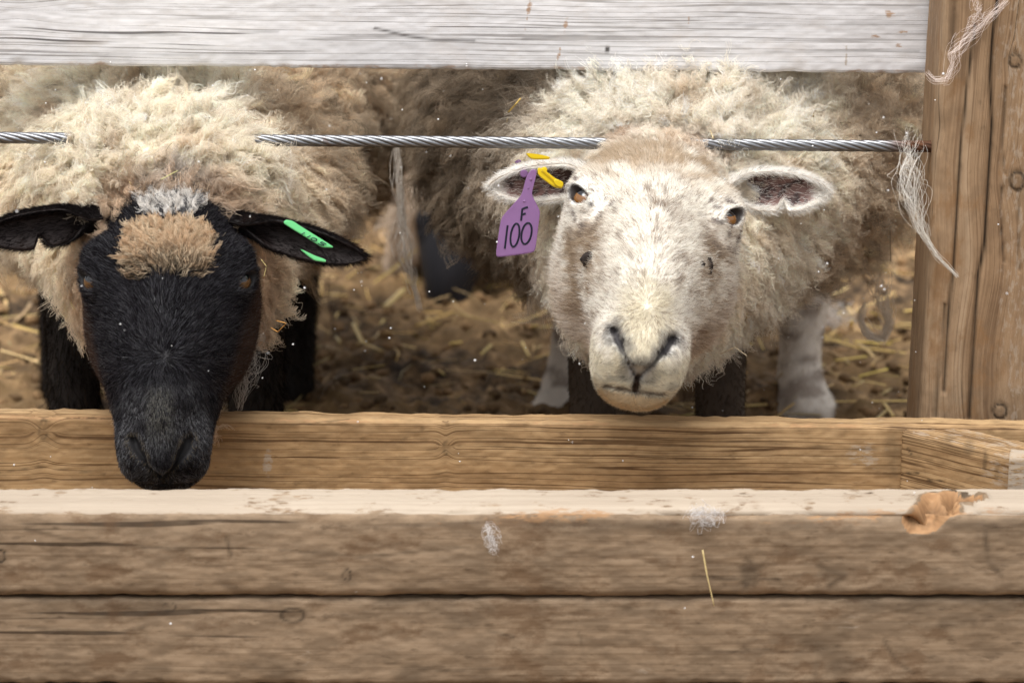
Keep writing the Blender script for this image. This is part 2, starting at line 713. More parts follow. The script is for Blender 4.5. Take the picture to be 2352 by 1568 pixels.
    def field(self, x, a, n):
        ax = np.abs(x)
        d = self.base(ax, a, n)
        tear = np.array([[.060, .126, -.016], [.054, .148, -.024], [.050, .172, -.040]])
        d = d + .0040 * np.exp(-(self.path_dist(ax, a, n, tear) / .008) ** 2)
        d = d + .0085 * np.exp(-(self.nostril(ax, a, n) / .0026) ** 2)
        h = self.h2(a, n)
        d = d + .004 * np.exp(-(ax / .0030) ** 2) * sstep(.258, .263, h) * sstep(.279, .275, h) * (a > .28)
        d = d + .0038 * np.exp(-(self.mouth(ax, a, n) / .0022) ** 2)
        rr = self.eye_r(ax, a, n)
        d = d - .0042 * np.exp(-((rr - .0098) / .0036) ** 2)
        d = d + .0120 * np.exp(-(rr / .0062) ** 4)
        return d


def build_sheep(name, head, wool, legs, label, group, fine=.0026, coarse=.0105, colour_fn=None, cat='sheep', feet=()):
    """one continuous body mesh from head field, wool volume and legs; returns a dict with the mesh data"""
    root = empty(name, (float(wool[0][1][0]), float(wool[0][1][1]), 0.0))
    tag(root, label, cat, group)
    lo, hi = np.full(3, 9e9), np.full(3, -9e9)
    for w in wool:
        if w[0] == 'e':
            c, r = np.asarray(w[1]), np.asarray(w[2])
            rr = np.array([max(r[0], r[1]), max(r[0], r[1]), r[2]]) if len(w) > 3 and w[3] else r
            lo, hi = np.minimum(lo, c - rr), np.maximum(hi, c + rr)
        else:
            for p, r in ((w[1], w[2]), (w[3], w[4])):
                lo, hi = np.minimum(lo, np.asarray(p) - r), np.maximum(hi, np.asarray(p) + r)
    for p0, r0, p1, r1 in legs:
        lo, hi = np.minimum(lo, np.minimum(p0, p1) - r0), np.maximum(hi, np.maximum(p0, p1) + r0)
    s = head.s
    hc = np.array([head.world(x, a, n) for x in (-.10, .10) for a in (-.05, .33) for n in (-.19, .035)])
    hlo, hhi = hc.min(0), hc.max(0)
    fc = np.array([head.world(x, a, n) for x in (-.095, .095) for a in (.02, .325) for n in (-.12, .03)])
    flo, fhi = fc.min(0) - .004, fc.max(0) + .004
    lo, hi = np.minimum(lo, hlo) - .05, np.maximum(hi, hhi) + .05
    g = [grid_axis(lo[i], flo[i], fhi[i], hi[i], fine, coarse) for i in range(3)]
    P = np.meshgrid(*g, indexing='ij')
    k = .09
    F = None
    for w in wool:
        d = sd_ellipsoid(P, w[1], w[2], w[3] if len(w) > 3 else 0) if w[0] == 'e' else sd_cone(P, w[1], w[2], w[3], w[4])
        F = d if F is None else smin(F, d, k)
    for p0, r0, p1, r1 in legs:
        F = smin(F, sd_cone(P, p0, r0, p1, r1), .02)
    sl = tuple(slice(max(0, np.searchsorted(g[i], hlo[i] - .06) - 1), np.searchsorted(g[i], hhi[i] + .06) + 1) for i in range(3))
    Ps = [q[sl] for q in P]
    hx, ha, hn = head.local(Ps)
    H = head.field(hx.astype(np.float32), ha.astype(np.float32), hn.astype(np.float32)) * s
    F[sl] = smin(F[sl], H, .022)
    V, Q = surface_nets(F.astype(np.float32), *g)
    del F, P
    V = smooth_mesh(V, Q, 1, .35)
    Nn = vert_normals(V, Q)
    T = [V[:, 0], V[:, 1], V[:, 2]]
    dw = None
    for w in wool:
        d = sd_ellipsoid(T, w[1], w[2], w[3] if len(w) > 3 else 0) if w[0] == 'e' else sd_cone(T, w[1], w[2], w[3], w[4])
        dw = d if dw is None else smin(dw, d, k)
    dl = np.full(len(V), 1.0)
    for p0, r0, p1, r1 in legs:
        dl = np.minimum(dl, sd_cone(T, p0, r0, p1, r1))
    lx, la, ln = head.local(T)
    dh = head.field(lx, la, ln) * s
    dh = np.where((la > -.08) & (la < .36) & (np.abs(lx) < .14) & (ln > -.22) & (ln < .1), dh, 1.0)
    wl_ = sstep(.0, -.02, dw - np.minimum(dh, dl))
    lum = .010 + .010 * fbm(V, 26, 501, 2) + .008 * np.abs(fbm(V, 60, 503, 2)) * 1.5
    V = V + Nn * (lum * wl_ * sstep(.004, .030, dh))[:, None]
    Nn = vert_normals(V, Q)
    return dict(root=root, V=V, Q=Q, N=Nn, dw=dw, dl=dl, dh=dh, lx=lx, la=la, ln=ln, head=head, name=name)


def ear_mesh(head, side, base, tip, wdir, width, cup, droop=0.0, notch=None, fold=0.0, thick=.0065, ns=46, nt=30, up_w=1.0, low_w=1.0):
    """leaf-shaped ear: base and tip in world space, wdir across the ear (towards its lower edge), cup bends both edges to the front.
    returns verts, quads, inner mask, s, t and outward normals"""
    base, tip, wdir = np.asarray(base), np.asarray(tip), np.asarray(wdir, dtype=float)
    L = tip - base
    ln = np.linalg.norm(L)
    l = L / ln
    w = nrm(wdir - (wdir @ l) * l)
    o = np.cross(l, w)
    if o @ B_ < 0:
        o = -o
    s = np.linspace(0, 1, ns)
    t = np.linspace(-1, 1, nt)
    prof = np.interp(s, [0, .12, .3, .5, .68, .82, .92, .97, 1.0], [1.0, 1.0, .98, 1.0, .93, .72, .46, .27, .03])
    prof = np.convolve(np.pad(prof, 2, mode='edge'), np.ones(5) / 5, 'valid')
    prof[-1] = .03
    S, Tt = np.meshgrid(s, t, indexing='ij')
    hw = width * prof[:, None] * np.where(Tt < 0, up_w, low_w)
    if notch is not None:
        s0, depth, wid, sgn = notch
        cut = depth * np.exp(-((S - s0) / wid) ** 2)
        hw = hw * np.where(Tt * sgn > 0, 1 - cut, 1.0)
    # the nearer to the root, the more the ear closes to a tube
    cupS = cup * (1.15 - .50 * S) + (2.5 - cup) * sstep(.36, .08, S)
    ang = Tt * cupS
    rad = hw / np.maximum(cupS, 1e-3)
    across = np.sin(ang) * rad
    depth = (1 - np.cos(ang)) * rad
    if fold:
        # upper edge rolls over towards the front
        r = np.clip((-Tt - .35) / .65, 0, 1)
        depth = depth + fold * r ** 1.5 * prof[:, None]
        across = across + fold * .75 * r ** 2 * prof[:, None]
    sag = droop * S ** 2
    mid = base + l * (S * ln)[..., None] + np.array([0, 0, -1.0]) * sag[..., None]
    pts = mid + w * across[..., None] + o * depth[..., None]
    du = np.gradient(pts, axis=0)
    dv = np.gradient(pts, axis=1)
    nn = nrm(np.cross(du, dv))
    if (nn.reshape(-1, 3).mean(0)) @ o < 0:
        nn = -nn
    th = thick * (1 - .55 * np.abs(Tt) ** 3) * (1 - .5 * S ** 3)
    front = pts + nn * (th / 2)[..., None]
    back = pts - nn * (th / 2)[..., None]
    n = ns * nt
    V = np.concatenate([front.reshape(-1, 3), back.reshape(-1, 3)])
    NN = np.concatenate([nn.reshape(-1, 3), -nn.reshape(-1, 3)])
    idx = np.arange(n).reshape(ns, nt)
    q = np.stack([idx[:-1, :-1], idx[1:, :-1], idx[1:, 1:], idx[:-1, 1:]], -1).reshape(-1, 4)
    fn = np.cross(V[q[:, 2]] - V[q[:, 0]], V[q[:, 3]] - V[q[:, 1]])
    if (fn * NN[q[:, 0]]).sum() < 0:
        q = q[:, ::-1]
    qb = q[:, ::-1] + n
    rim = []
    bd = list(idx[:, 0]) + list(idx[-1, 1:]) + list(idx[::-1, -1][1:]) + list(idx[0, ::-1][1:-1])
    for i in range(len(bd)):
        a, b = bd[i], bd[(i + 1) % len(bd)]
        rim.append((a, b, b + n, a + n))
    Q = np.concatenate([q, qb, np.array(rim)])
    sf = np.concatenate([S.ravel(), S.ravel()])
    tf = np.concatenate([Tt.ravel(), Tt.ravel()])
    inner = np.concatenate([np.ones(n), np.zeros(n)])
    return V, Q, NN, sf, tf, inner, (l, w, o)


def fur(V, Q, N, weight, count, flow, length, radius, colfn, rg, lift=.3, k=5, jitter=.25, bend=.3):
    """short straight-lying hair; colfn(ref, P) -> colours"""
    P, Nn, ref = scatter(V, N, Q, weight, count, rg)
    fl = at(flow, ref)
    tang = nrm(fl - (fl * Nn).sum(1, keepdims=True) * Nn + 1e-6)
    ln = at(length, ref) * rg.uniform(.6, 1.3, len(P))
    lf = at(lift, ref) if isinstance(lift, np.ndarray) else np.full(len(P), lift)
    d0 = nrm(Nn * lf[:, None] + tang * (1 - lf)[:, None] + rg.normal(size=P.shape) * jitter)
    d0 = d0 + Nn * np.clip(.08 - (d0 * Nn).sum(1), 0, 1)[:, None]
    b = -Nn * (lf * bend)[:, None] + tang * bend * .5 + rg.normal(size=P.shape) * .12
    s = np.linspace(0, 1, k)
    pts = P[:, None, :] + d0[:, None, :] * (ln[:, None] * s)[:, :, None] + b[:, None, :] * (ln[:, None] * s ** 2)[:, :, None] * .5
    rad = radius * (1 - .75 * s)
    return pts, rad, colfn(ref, P)


def eyeball(head, side, mat, parent, r=.0144):
    c, e3 = head.eye_centre(), head.eye_axis()
    cw = head.world(side * c[0], c[1], c[2])
    ew = nrm(side * e3[0] * head.X + e3[1] * head.A + e3[2] * head.N)
    t1, _ = head.slit()
    t1w = side * t1[0] * head.X + t1[1] * head.A + t1[2] * head.N
    t1w = nrm(t1w - (t1w @ ew) * ew)
    t2w = np.cross(ew, t1w)
    if t2w @ U_ < 0:
        t2w = -t2w
    nu, nv = 40, 24
    vs, fs = [], []
    for j in range(nv + 1):
        th = math.pi * j / nv
        for i in range(nu):
            ph = 2 * math.pi * i / nu
            vs.append((math.sin(th) * math.cos(ph), math.sin(th) * math.sin(ph), math.cos(th)))
    for j in range(nv):
        for i in range(nu):
            fs.append((j * nu + i, (j + 1) * nu + i, (j + 1) * nu + (i + 1) % nu, j * nu + (i + 1) % nu))
    L = np.array(vs)
    zc = L[:, 2]
    bul = 1 + .06 * sstep(.75, 1.0, zc)
    Vw = cw + r * head.s * bul[:, None] * (L[:, :1] * t1w + L[:, 1:2] * t2w + L[:, 2:3] * ew)
    # colours: amber iris, dark rim, slot pupil that also darkens the eye under its lid
    a1, a2 = L[:, 0], L[:, 1]
    ri = np.sqrt(a1 ** 2 + a2 ** 2)
    fq = np.array(fs)
    if np.dot(np.cross(t1w, t2w), ew) < 0:
        fq = fq[:, ::-1]
    o = mesh_obj('eye', Vw, fq, mat, parent, attrs={'e1': a1, 'e2': a2, 'ez': zc})
    return o


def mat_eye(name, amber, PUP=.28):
    t = NT(name)
    e1, e2, ez = t.attr('e1', 'Fac'), t.attr('e2', 'Fac'), t.attr('ez', 'Fac')
    r = t.math('SQRT', t.math('ADD', t.math('MULTIPLY', e1, e1), t.math('MULTIPLY', e2, e2)))
    nz = t.noise(t.coord(), 900, 3)
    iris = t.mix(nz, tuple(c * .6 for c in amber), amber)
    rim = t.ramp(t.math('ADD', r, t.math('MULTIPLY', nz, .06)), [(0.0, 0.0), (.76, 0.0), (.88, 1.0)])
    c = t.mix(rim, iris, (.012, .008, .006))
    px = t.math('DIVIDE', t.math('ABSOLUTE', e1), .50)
    py = t.math('DIVIDE', t.math('ABSOLUTE', t.math('SUBTRACT', e2, PUP)), .31)  # pupil set high and large, so it also paints the upper lid's shade
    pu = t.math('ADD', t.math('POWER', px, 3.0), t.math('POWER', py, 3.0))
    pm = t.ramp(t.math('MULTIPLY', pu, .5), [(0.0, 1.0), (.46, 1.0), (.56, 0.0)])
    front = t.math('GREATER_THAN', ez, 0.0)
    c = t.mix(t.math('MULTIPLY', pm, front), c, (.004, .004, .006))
    t.bsdf(c, .06, spec=.6, Coat_Weight=0.6)
    return t.m


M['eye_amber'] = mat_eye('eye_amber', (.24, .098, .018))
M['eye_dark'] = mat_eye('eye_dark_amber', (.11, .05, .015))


# ------------------------------------------------------------------ ground
def proj(P):
    d = np.asarray(P) - CAM
    t = d @ F_
    return 1176 + FPX * (d @ R_) / t, 784 - FPX * (d @ U_) / t


def mat_ground():
    t = NT('trodden_dung_and_straw')
    co = t.coord()
    a = t.noise(co, 22, 6, .62)
    b = t.noise(co, 95, 4, .6)
    c = t.noise(co, 5, 3, .5)
    col = t.ramp(a, [(.34, (.018, .011, .006)), (.47, (.085, .053, .028)), (.57, (.20, .125, .064)), (.68, (.46, .31, .16))])
    col = t.mix(t.ramp(b, [(.54, 0.0), (.72, .6)]), col, (.24, .155, .075))
    col = t.mix(t.ramp(c, [(.40, 0.0), (.66, .5)]), col, (.30, .185, .080))
    t.bsdf(col, .8, b, .5, .004, .25)
    return t.m


def build_ground():
    def axis(lo, f0, f1, hi, fine):
        left = f0 - np.geomspace(fine, f0 - lo, 26)[::-1]
        right = f1 + np.geomspace(fine, hi - f1, 26)
        return np.concatenate([left, np.arange(f0, f1 + fine / 2, fine), right])
    gx = axis(-400, -.85, 1.0, 400, .0075)
    gy = axis(-400, 3.3, 5.9, 600, .0085)
    X, Y = np.meshgrid(gx, gy, indexing='ij')
    P = np.stack([X.ravel(), Y.ravel(), np.zeros(X.size)], 1)
    inside = sstep(-1.6, -.9, P[:, 0]) * sstep(1.8, 1.05, P[:, 0]) * sstep(2.2, 3.2, P[:, 1]) * sstep(8.0, 6.0, P[:, 1])
    z = .018 * fbm(P, 14, 201, 2) + .016 * np.abs(fbm(P, 36, 203, 2)) + .014 * np.abs(vnoise(P, 62, 207))
    P[:, 2] = (z + .035 * fbm(P, 1.7, 209, 2)) * inside - .004
    n, m = len(gx), len(gy)
    idx = np.arange(n * m).reshape(n, m)
    Q = np.stack([idx[:-1, :-1], idx[1:, :-1], idx[1:, 1:], idx[:-1, 1:]], -1).reshape(-1, 4)
    return tag(mesh_obj('ground', P, Q, mat_ground()), kind='structure')


build_ground()


# ------------------------------------------------------------------ timber
def mat_wood(name, stops, line, line_amt, grain=260, band=46, bump=.5, dirt=None, dirt_amt=.4, rough=.75, checks=0.0, tops=None, WARP=.010, mottle=.35):
    """lp: board coordinates (x along the grain, y into the board, z across the face)"""
    t = NT(name)
    lp = t.attr('lp', 'Vector')
    kd = t.attr('kd', 'Fac')
    sep = t.n('ShaderNodeSeparateXYZ')
    t.l(lp, sep.inputs[0])
    warp = t.noise(t.mapping(lp, (4.0, 9, 9)), 1.0, 2)
    g = t.math('ADD', t.math('ADD', sep.outputs[2], t.math('MULTIPLY', t.math('SUBTRACT', warp, .5), WARP)), kd)
    cmb = t.n('ShaderNodeCombineXYZ')
    t.l(t.math('MULTIPLY', sep.outputs[0], 1.0), cmb.inputs[0])
    t.l(t.math('MULTIPLY', sep.outputs[1], 1.0), cmb.inputs[1])
    t.l(g, cmb.inputs[2])
    gv = cmb.outputs[0]
    bands = t.noise(t.mapping(gv, (.9, band * .4, band)), 1.0, 3, .55)
    fine = t.noise(t.mapping(gv, (2.2, grain * 2.0, grain * 2.0)), 1.0, 3, .6)
    fibre = t.noise(t.mapping(gv, (14, grain * 5.0, grain * 5.0)), 1.0, 2, .5)
    iso = t.noise(t.mapping(gv, (1.25, grain * .55, grain * .55)), 1.0, 1.0, .35)
    where = t.noise(t.mapping(lp, (5, 26, 26)), 1.0, 3)
    mixv = t.math('ADD', t.math('MULTIPLY', bands, .62), t.math('MULTIPLY', fine, .38))
    col = t.ramp(mixv, stops)
    ln = t.ramp(iso, [(.470, 0.0), (.488, 1.0), (.512, 1.0), (.530, 0.0)])
    ln2 = t.math('MULTIPLY', ln, t.ramp(where, [(.30, .45), (.62, 1.0)]))
    col = t.mix(t.math('MULTIPLY', ln2, line_amt), col, line)
    if checks:
        ck = t.noise(t.mapping(gv, (2.0, grain * .5, grain * .5), (3.1, 0, 0)), 1.0, 2, .4)
        cm = t.ramp(ck, [(.31, 1.0), (.335, 0.0)])
        col = t.mix(t.math('MULTIPLY', cm, checks), col, tuple(c * .35 for c in line))
    if mottle:
        m1 = t.noise(t.mapping(lp, (26, 60, 60)), 1.0, 5, .62)
        col = t.mix(mottle, col, t.mix(t.ramp(m1, [(.42, 0.0), (.58, 1.0)]), (.52, .49, .46), (1.28, 1.27, 1.25)), 'MULTIPLY')
        m2 = t.noise(t.mapping(lp, (45, 120, 120), (5, 2, 1)), 1.0, 3, .6)
        col = t.mix(t.math('MULTIPLY', t.ramp(m2, [(.60, 0.0), (.70, 1.0)]), mottle), col, tuple(c * .6 for c in line))
    if dirt is not None:
        dn = t.noise(t.mapping(lp, (13, 22, 22)), 1.0, 6, .68)
        col = t.mix(t.math('MULTIPLY', t.ramp(dn, [(.54, 0.0), (.62, 1.0)]), dirt_amt), col, dirt)
    var = t.noise(t.mapping(lp, (4, 7, 7)), 1.0, 2)
    col = t.mix(.35, col, t.mix(var, (.55, .55, .56), (1.25, 1.22, 1.18)), 'MULTIPLY')
    mark = t.attr('mark', 'Color')
    mk = t.n('ShaderNodeSeparateColor')
    t.l(mark, mk.inputs[0])
    cn = t.noise(t.mapping(lp, (70, 190, 190)), 1.0, 4, .65)

    def crisp(m, amp=1.1):
        w = t.math('MULTIPLY', t.math('MULTIPLY', m, t.math('SUBTRACT', 1.0, m)), 4.0)
        q = t.math('ADD', m, t.math('MULTIPLY', t.math('MULTIPLY', t.math('SUBTRACT', cn, .5), amp * 2), w))
        return t.math('MULTIPLY', t.ramp(q, [(.30, 0.0), (.58, 1.0)]), t.math('MINIMUM', t.math('ADD', t.math('MULTIPLY', m, 1.2), .15), 1.0))
    col = t.mix(crisp(mk.outputs[1], 1.5), col, t.mix(t.math('ADD', t.math('MULTIPLY', fine, .6), t.math('MULTIPLY', var, .4)), (.25, .19, .135), (.55, .465, .37)))                       # pale scuffs and worn top
    fresh = t.mix(t.noise(t.mapping(lp, (60, 260, 260)), 1.0, 4), (.20, .095, .040), (.52, .31, .155))
    col = t.mix(crisp(mk.outputs[2], 1.3), col, fresh)                                 # freshly broken wood
    col = t.mix(mk.outputs[0], col, (.020, .013, .008))                    # cracks and knot rings
    hgt = t.math('SUBTRACT', t.math('ADD', t.math('MULTIPLY', fine, .35), t.math('MULTIPLY', fibre, .35)), t.math('MULTIPLY', ln2, .5))
    t.bsdf(col, rough, hgt, bump, .0005, .25)
    return t.m


def board(name, origin, ax, ay, az, L, T, H, mat, parent=None, fine=(0, 1), dx=.0024, dp=.0024, rad=.005, rough=.0007, disp=None, mark=None, kd=None, seed=1):
    """a sawn board; x runs along it, y goes from its front face (0) to its back (T), z up its face (0..H)"""
    origin = np.asarray(origin, float)
    ax = nrm(ax)
    ay = nrm(np.asarray(ay, float) - (np.asarray(ay) @ ax) * ax)
    az = nrm(np.cross(ax, ay)) if (np.cross(ax, ay) @ np.asarray(az)) > 0 else -nrm(np.cross(ax, ay))
    f0, f1 = fine
    xs = []
    if f0 > 0:
        xs.append(np.linspace(0, f0, max(2, int(f0 / .03)))[:-1])
    xs.append(np.arange(f0, f1, dx))
    xs.append(np.linspace(f1, L, max(2, int((L - f1) / .03) + 1)) if L > f1 + 1e-6 else np.array([L]))
    xs = np.concatenate(xs)
    # perimeter: front face, top, back, bottom
    arc = [(math.cos(q), math.sin(q)) for q in np.linspace(0, math.pi / 2, 5)]
    per = []

    def seg(p, q, step):
        n = max(1, int(np.linalg.norm(np.subtract(q, p)) / step))
        for k in range(n):
            per.append(np.add(p, np.multiply(np.subtract(q, p), k / n)))
    seg((0, rad), (0, H - rad), dp)
    for c, s in arc[:-1]:
        per.append(np.array((rad - rad * c, H - rad + rad * s)))
    seg((rad, H), (T - rad, H), dp)
    for c, s in arc[:-1]:
        per.append(np.array((T - rad + rad * s, H - rad + rad * c)))
    seg((T, H - rad), (T, rad), dp * 4)
    for c, s in arc[:-1]:
        per.append(np.array((T - rad + rad * c, rad - rad * s)))
    seg((T - rad, 0), (rad, 0), dp * 4)
    for c, s in arc[:-1]:
        per.append(np.array((rad - rad * s, rad - rad * c)))
    per = np.array(per)
    if len(per) % 2:
        per = per[:-1]
    M_ = len(per)
    pn = np.roll(per, -1, 0) - np.roll(per, 1, 0)
    pnn = np.stack([-pn[:, 1], pn[:, 0]], 1)
    pnn /= np.linalg.norm(pnn, axis=1, keepdims=True)
    XX, II = np.meshgrid(xs, np.arange(M_), indexing='ij')
    lp = np.stack([XX.ravel(), per[II.ravel(), 0], per[II.ravel(), 1]], 1)
    nl = np.stack([np.zeros(lp.shape[0]), pnn[II.ravel(), 0], pnn[II.ravel(), 1]], 1)
    base_lp = lp.copy()
    edge = np.exp(-np.minimum.reduce([np.abs(lp[:, 1]), np.abs(lp[:, 1] - T)]) / .006) * np.exp(-np.minimum.reduce([np.abs(lp[:, 2]), np.abs(lp[:, 2] - H)]) / .006)
    d = rough * fbm(lp * np.array([.22, 1, 1]), 420, seed, 2) + rough * 1.0 * vnoise(lp * np.array([1, 1.5, 1.5]), 24, seed + 3)
    d = d - .0035 * edge * np.clip(fbm(lp, 45, seed + 5) + .15, 0, 1) * 1.5
    wp = origin + lp[:, :1] * ax + lp[:, 1:2] * ay + lp[:, 2:3] * az
    uv = proj(wp)
    mk = np.zeros((len(lp), 3))
    if disp is not None:
        d = d + disp(lp, uv)
    if mark is not None:
        mk = np.clip(mark(lp, uv, nl), 0, 1)
    kdv = kd(lp, uv) if kd is not None else np.zeros(len(lp))
    lp = lp + nl * d[:, None]
    # uneven sawn ends
    ends = np.where(II.ravel() >= 0, 0, 0)
    n = len(xs)
    idx = np.arange(n * M_).reshape(n, M_)
    nx = np.roll(idx, -1, 1)
    Q = np.stack([idx[:-1], idx[1:], nx[1:], nx[:-1]], -1).reshape(-1, 4)
    V = origin + lp[:, :1] * ax + lp[:, 1:2] * ay + lp[:, 2:3] * az
    c0 = V[idx[0]].mean(0)
    c1 = V[idx[-1]].mean(0)
    V = np.concatenate([V, [c0, c1]])
    i0, i1 = n * M_, n * M_ + 1
    caps = []
    for k in range(0, M_, 2):
        a, b, c = idx[0, k], idx[0, (k + 1) % M_], idx[0, (k + 2) % M_]
        caps.append((a, b, c, i0))
        a, b, c = idx[-1, k], idx[-1, (k + 1) % M_], idx[-1, (k + 2) % M_]
        caps.append((c, b, a, i1))
    Q = np.concatenate([Q, np.array(caps)])
    fn = np.cross(V[Q[:len(idx), 2]] - V[Q[:len(idx), 0]], V[Q[:len(idx), 3]] - V[Q[:len(idx), 1]])
    ctr = origin + ax * L / 2 + ay * T / 2 + az * H / 2
    if ((V[Q[:len(idx), 0]] - ctr) * fn).sum() < 0:
        Q = Q[:, ::-1]
    o = mesh_obj(name, V, Q, mat, parent, attrs={'kd': np.concatenate([kdv, [0, 0]])})
    av = o.data.attributes.new('lp', 'FLOAT_VECTOR', 'POINT')
    lpp = np.concatenate([base_lp, [[0, T / 2, H / 2], [L, T / 2, H / 2]]])
    av.data.foreach_set('vector', lpp.astype(np.float32).ravel())
    am = o.data.attributes.new('mark', 'FLOAT_COLOR', 'POINT')
    c4 = np.ones((len(V), 4), np.float32)
    c4[:-2, :3] = mk
    c4[-2:, :3] = 0
    am.data.foreach_set('color', c4.ravel())
    return o


def poly_d(u, v, pts):
    pts = np.asarray(pts, float)
    best = np.full(u.shape, 1e9)
    for p, q in zip(pts[:-1], pts[1:]):
        d = q - p
        h = np.clip(((u - p[0]) * d[0] + (v - p[1]) * d[1]) / (d @ d), 0, 1)
        best = np.minimum(best, np.hypot(u - p[0] - h * d[0], v - p[1] - h * d[1]))
    return best


def ell(u, v, c, r, ang=0.0):
    ca, sa = math.cos(ang), math.sin(ang)
    x, y = u - c[0], v - c[1]
    return np.hypot((ca * x + sa * y) / r[0], (-sa * x + ca * y) / r[1])


def knot_marks(u, v, knots, mk, tint=(.10, .45)):
    """dark ring and darker core of each knot"""
    for cx, cy, rx, ry in knots:
        e = ell(u, v, (cx, cy), (rx, ry))
        mk[:, 0] = np.maximum(mk[:, 0], .9 * np.exp(-((e - 1) / .22) ** 2))
        mk[:, 0] = np.maximum(mk[:, 0], .35 * sstep(1.0, .2, e) * (.6 + .4 * np.sin(e * 16)))
        mk[:, 0] = np.maximum(mk[:, 0], .16 * sstep(2.6, 1.0, e))
    return mk


def knot_bend(u, v, knots, px2m=.00043):
    """grain lines part round the knots"""
    k = np.zeros(u.shape)
    for cx, cy, rx, ry in knots:
        x, y = (u - cx) / rx, (v - cy) / ry
        k += -np.sign(y) * np.exp(-np.abs(y) * .45) * np.exp(-(x / 2.2) ** 2) * ry * px2m * 1.1
    return k


M['rail'] = mat_wood('weathered_grey_timber', [(.25, (0.426, 0.420, 0.428)), (.45, (0.672, 0.672, 0.692)), (.62, (0.840, 0.840, 0.863)), (.8, (0.900, 0.900, 0.900))],
                     (.20, .185, .18), .70, grain=330, band=14, bump=.55, dirt=(.46, .36, .26), dirt_amt=.12, checks=.85, WARP=.007, mottle=.12)
M['post'] = mat_wood('brown_post_timber', [(.25, (.165, .098, .052)), (.42, (.262, .168, .096)), (.58, (.345, .235, .142)), (.8, (.46, .345, .235))],
                     (.12, .066, .034), .55, grain=300, band=60, bump=.45, dirt=(.24, .125, .05), dirt_amt=.5, checks=.6, mottle=.25)
M['plank'] = mat_wood('warm_pine_timber', [(.25, (0.213, 0.124, 0.058)), (.44, (0.349, 0.220, 0.108)), (.60, (0.439, 0.296, 0.155)), (.8, (0.562, 0.408, 0.235))],
                      (.105, .054, .022), 1.0, grain=280, band=55, bump=.45, dirt=(.22, .13, .06), dirt_amt=.35, checks=.6)
M['front'] = mat_wood('greyed_brown_timber', [(.28, (0.198, 0.136, 0.086)), (.44, (0.251, 0.178, 0.114)), (.60, (0.286, 0.208, 0.138)), (.8, (0.339, 0.260, 0.183))],
                      (.095, .056, .030), .28, grain=170, band=14, bump=.22, dirt=(.120, .064, .030), dirt_amt=.55, mottle=.42, checks=.75, WARP=.006)


def px_board(u0, v0, u1, v1, y0, y1):
    return W(u0, v0, y0), W(u1, v1, y1)


# --- top rail of the fence, nailed on the far side of the post
def build_rail():
    y = 3.075
    p0, p1 = W(-330, 147, y), W(2185, 172, y)
    ax = p1 - p0
    knots = [(45, 25, 46, 18)]

    def mark(lp, uv, nl):
        u, v = uv
        mk = np.zeros((len(u), 3))
        w = 2.0 + 2.0 * vnoise(lp, 30, 91)
        for pts, wd, am in (([(860, 65), (940, 84), (1000, 92), (1090, 95)], 2.2, .8), ([(190, 82), (420, 80), (640, 72)], 1.6, .35), ([(0, 118), (300, 128), (700, 122)], 1.5, .3),
                            ([(1500, 130), (1800, 120), (2110, 118)], 1.6, .35), ([(1200, 90), (1600, 60), (2100, 55)], 1.5, .3)):
            mk[:, 0] = np.maximum(mk[:, 0], am * np.exp(-(poly_d(u, v, pts) / (wd + .8)) ** 2))
        for c, r in (((1210, 45), (7, 60)), ((1300, 60), (9, 34)), ((1285, 120), (4, 26)), ((2060, 35), (32, 14)), ((2070, 75), (22, 9)), ((2010, 85), (30, 7)), ((2075, 108), (20, 7)), ((1580, 55), (5, 26))):
            e = ell(u, v, c, r, .18)
            mk[:, 2] = np.maximum(mk[:, 2], .55 * sstep(1.1, .2, e + .5 * vnoise(lp, 90, 93)))
        e = ell(u, v, (1395, 114), (5, 9))
        mk[:, 0] = np.maximum(mk[:, 0], .9 * sstep(1.2, .6, e))
        mk[:, 1] = np.maximum(mk[:, 1], .6 * np.exp(-(poly_d(u, v, [(1942, 105), (1944, 160)]) / 3) ** 2))
        mk[:, 2] = np.maximum(mk[:, 2], .35 * sstep(.010, .002, lp[:, 2]) * sstep(-.1, .4, vnoise(lp, 22, 95)))
        return knot_marks(u, v, [], mk)
    return board('fence_rail', p0, ax, (0, 1, 0), (0, 0, 1), float(np.linalg.norm(ax)), .038, .140, M['rail'], None, fine=(.10, 1.16), rad=.0035,
                 rough=.0005, mark=mark, kd=lambda lp, uv: knot_bend(uv[0], uv[1], knots), seed=31)


tag(build_rail(), 'weathered grey-white fence rail across the top above the sheep', 'fence rail')


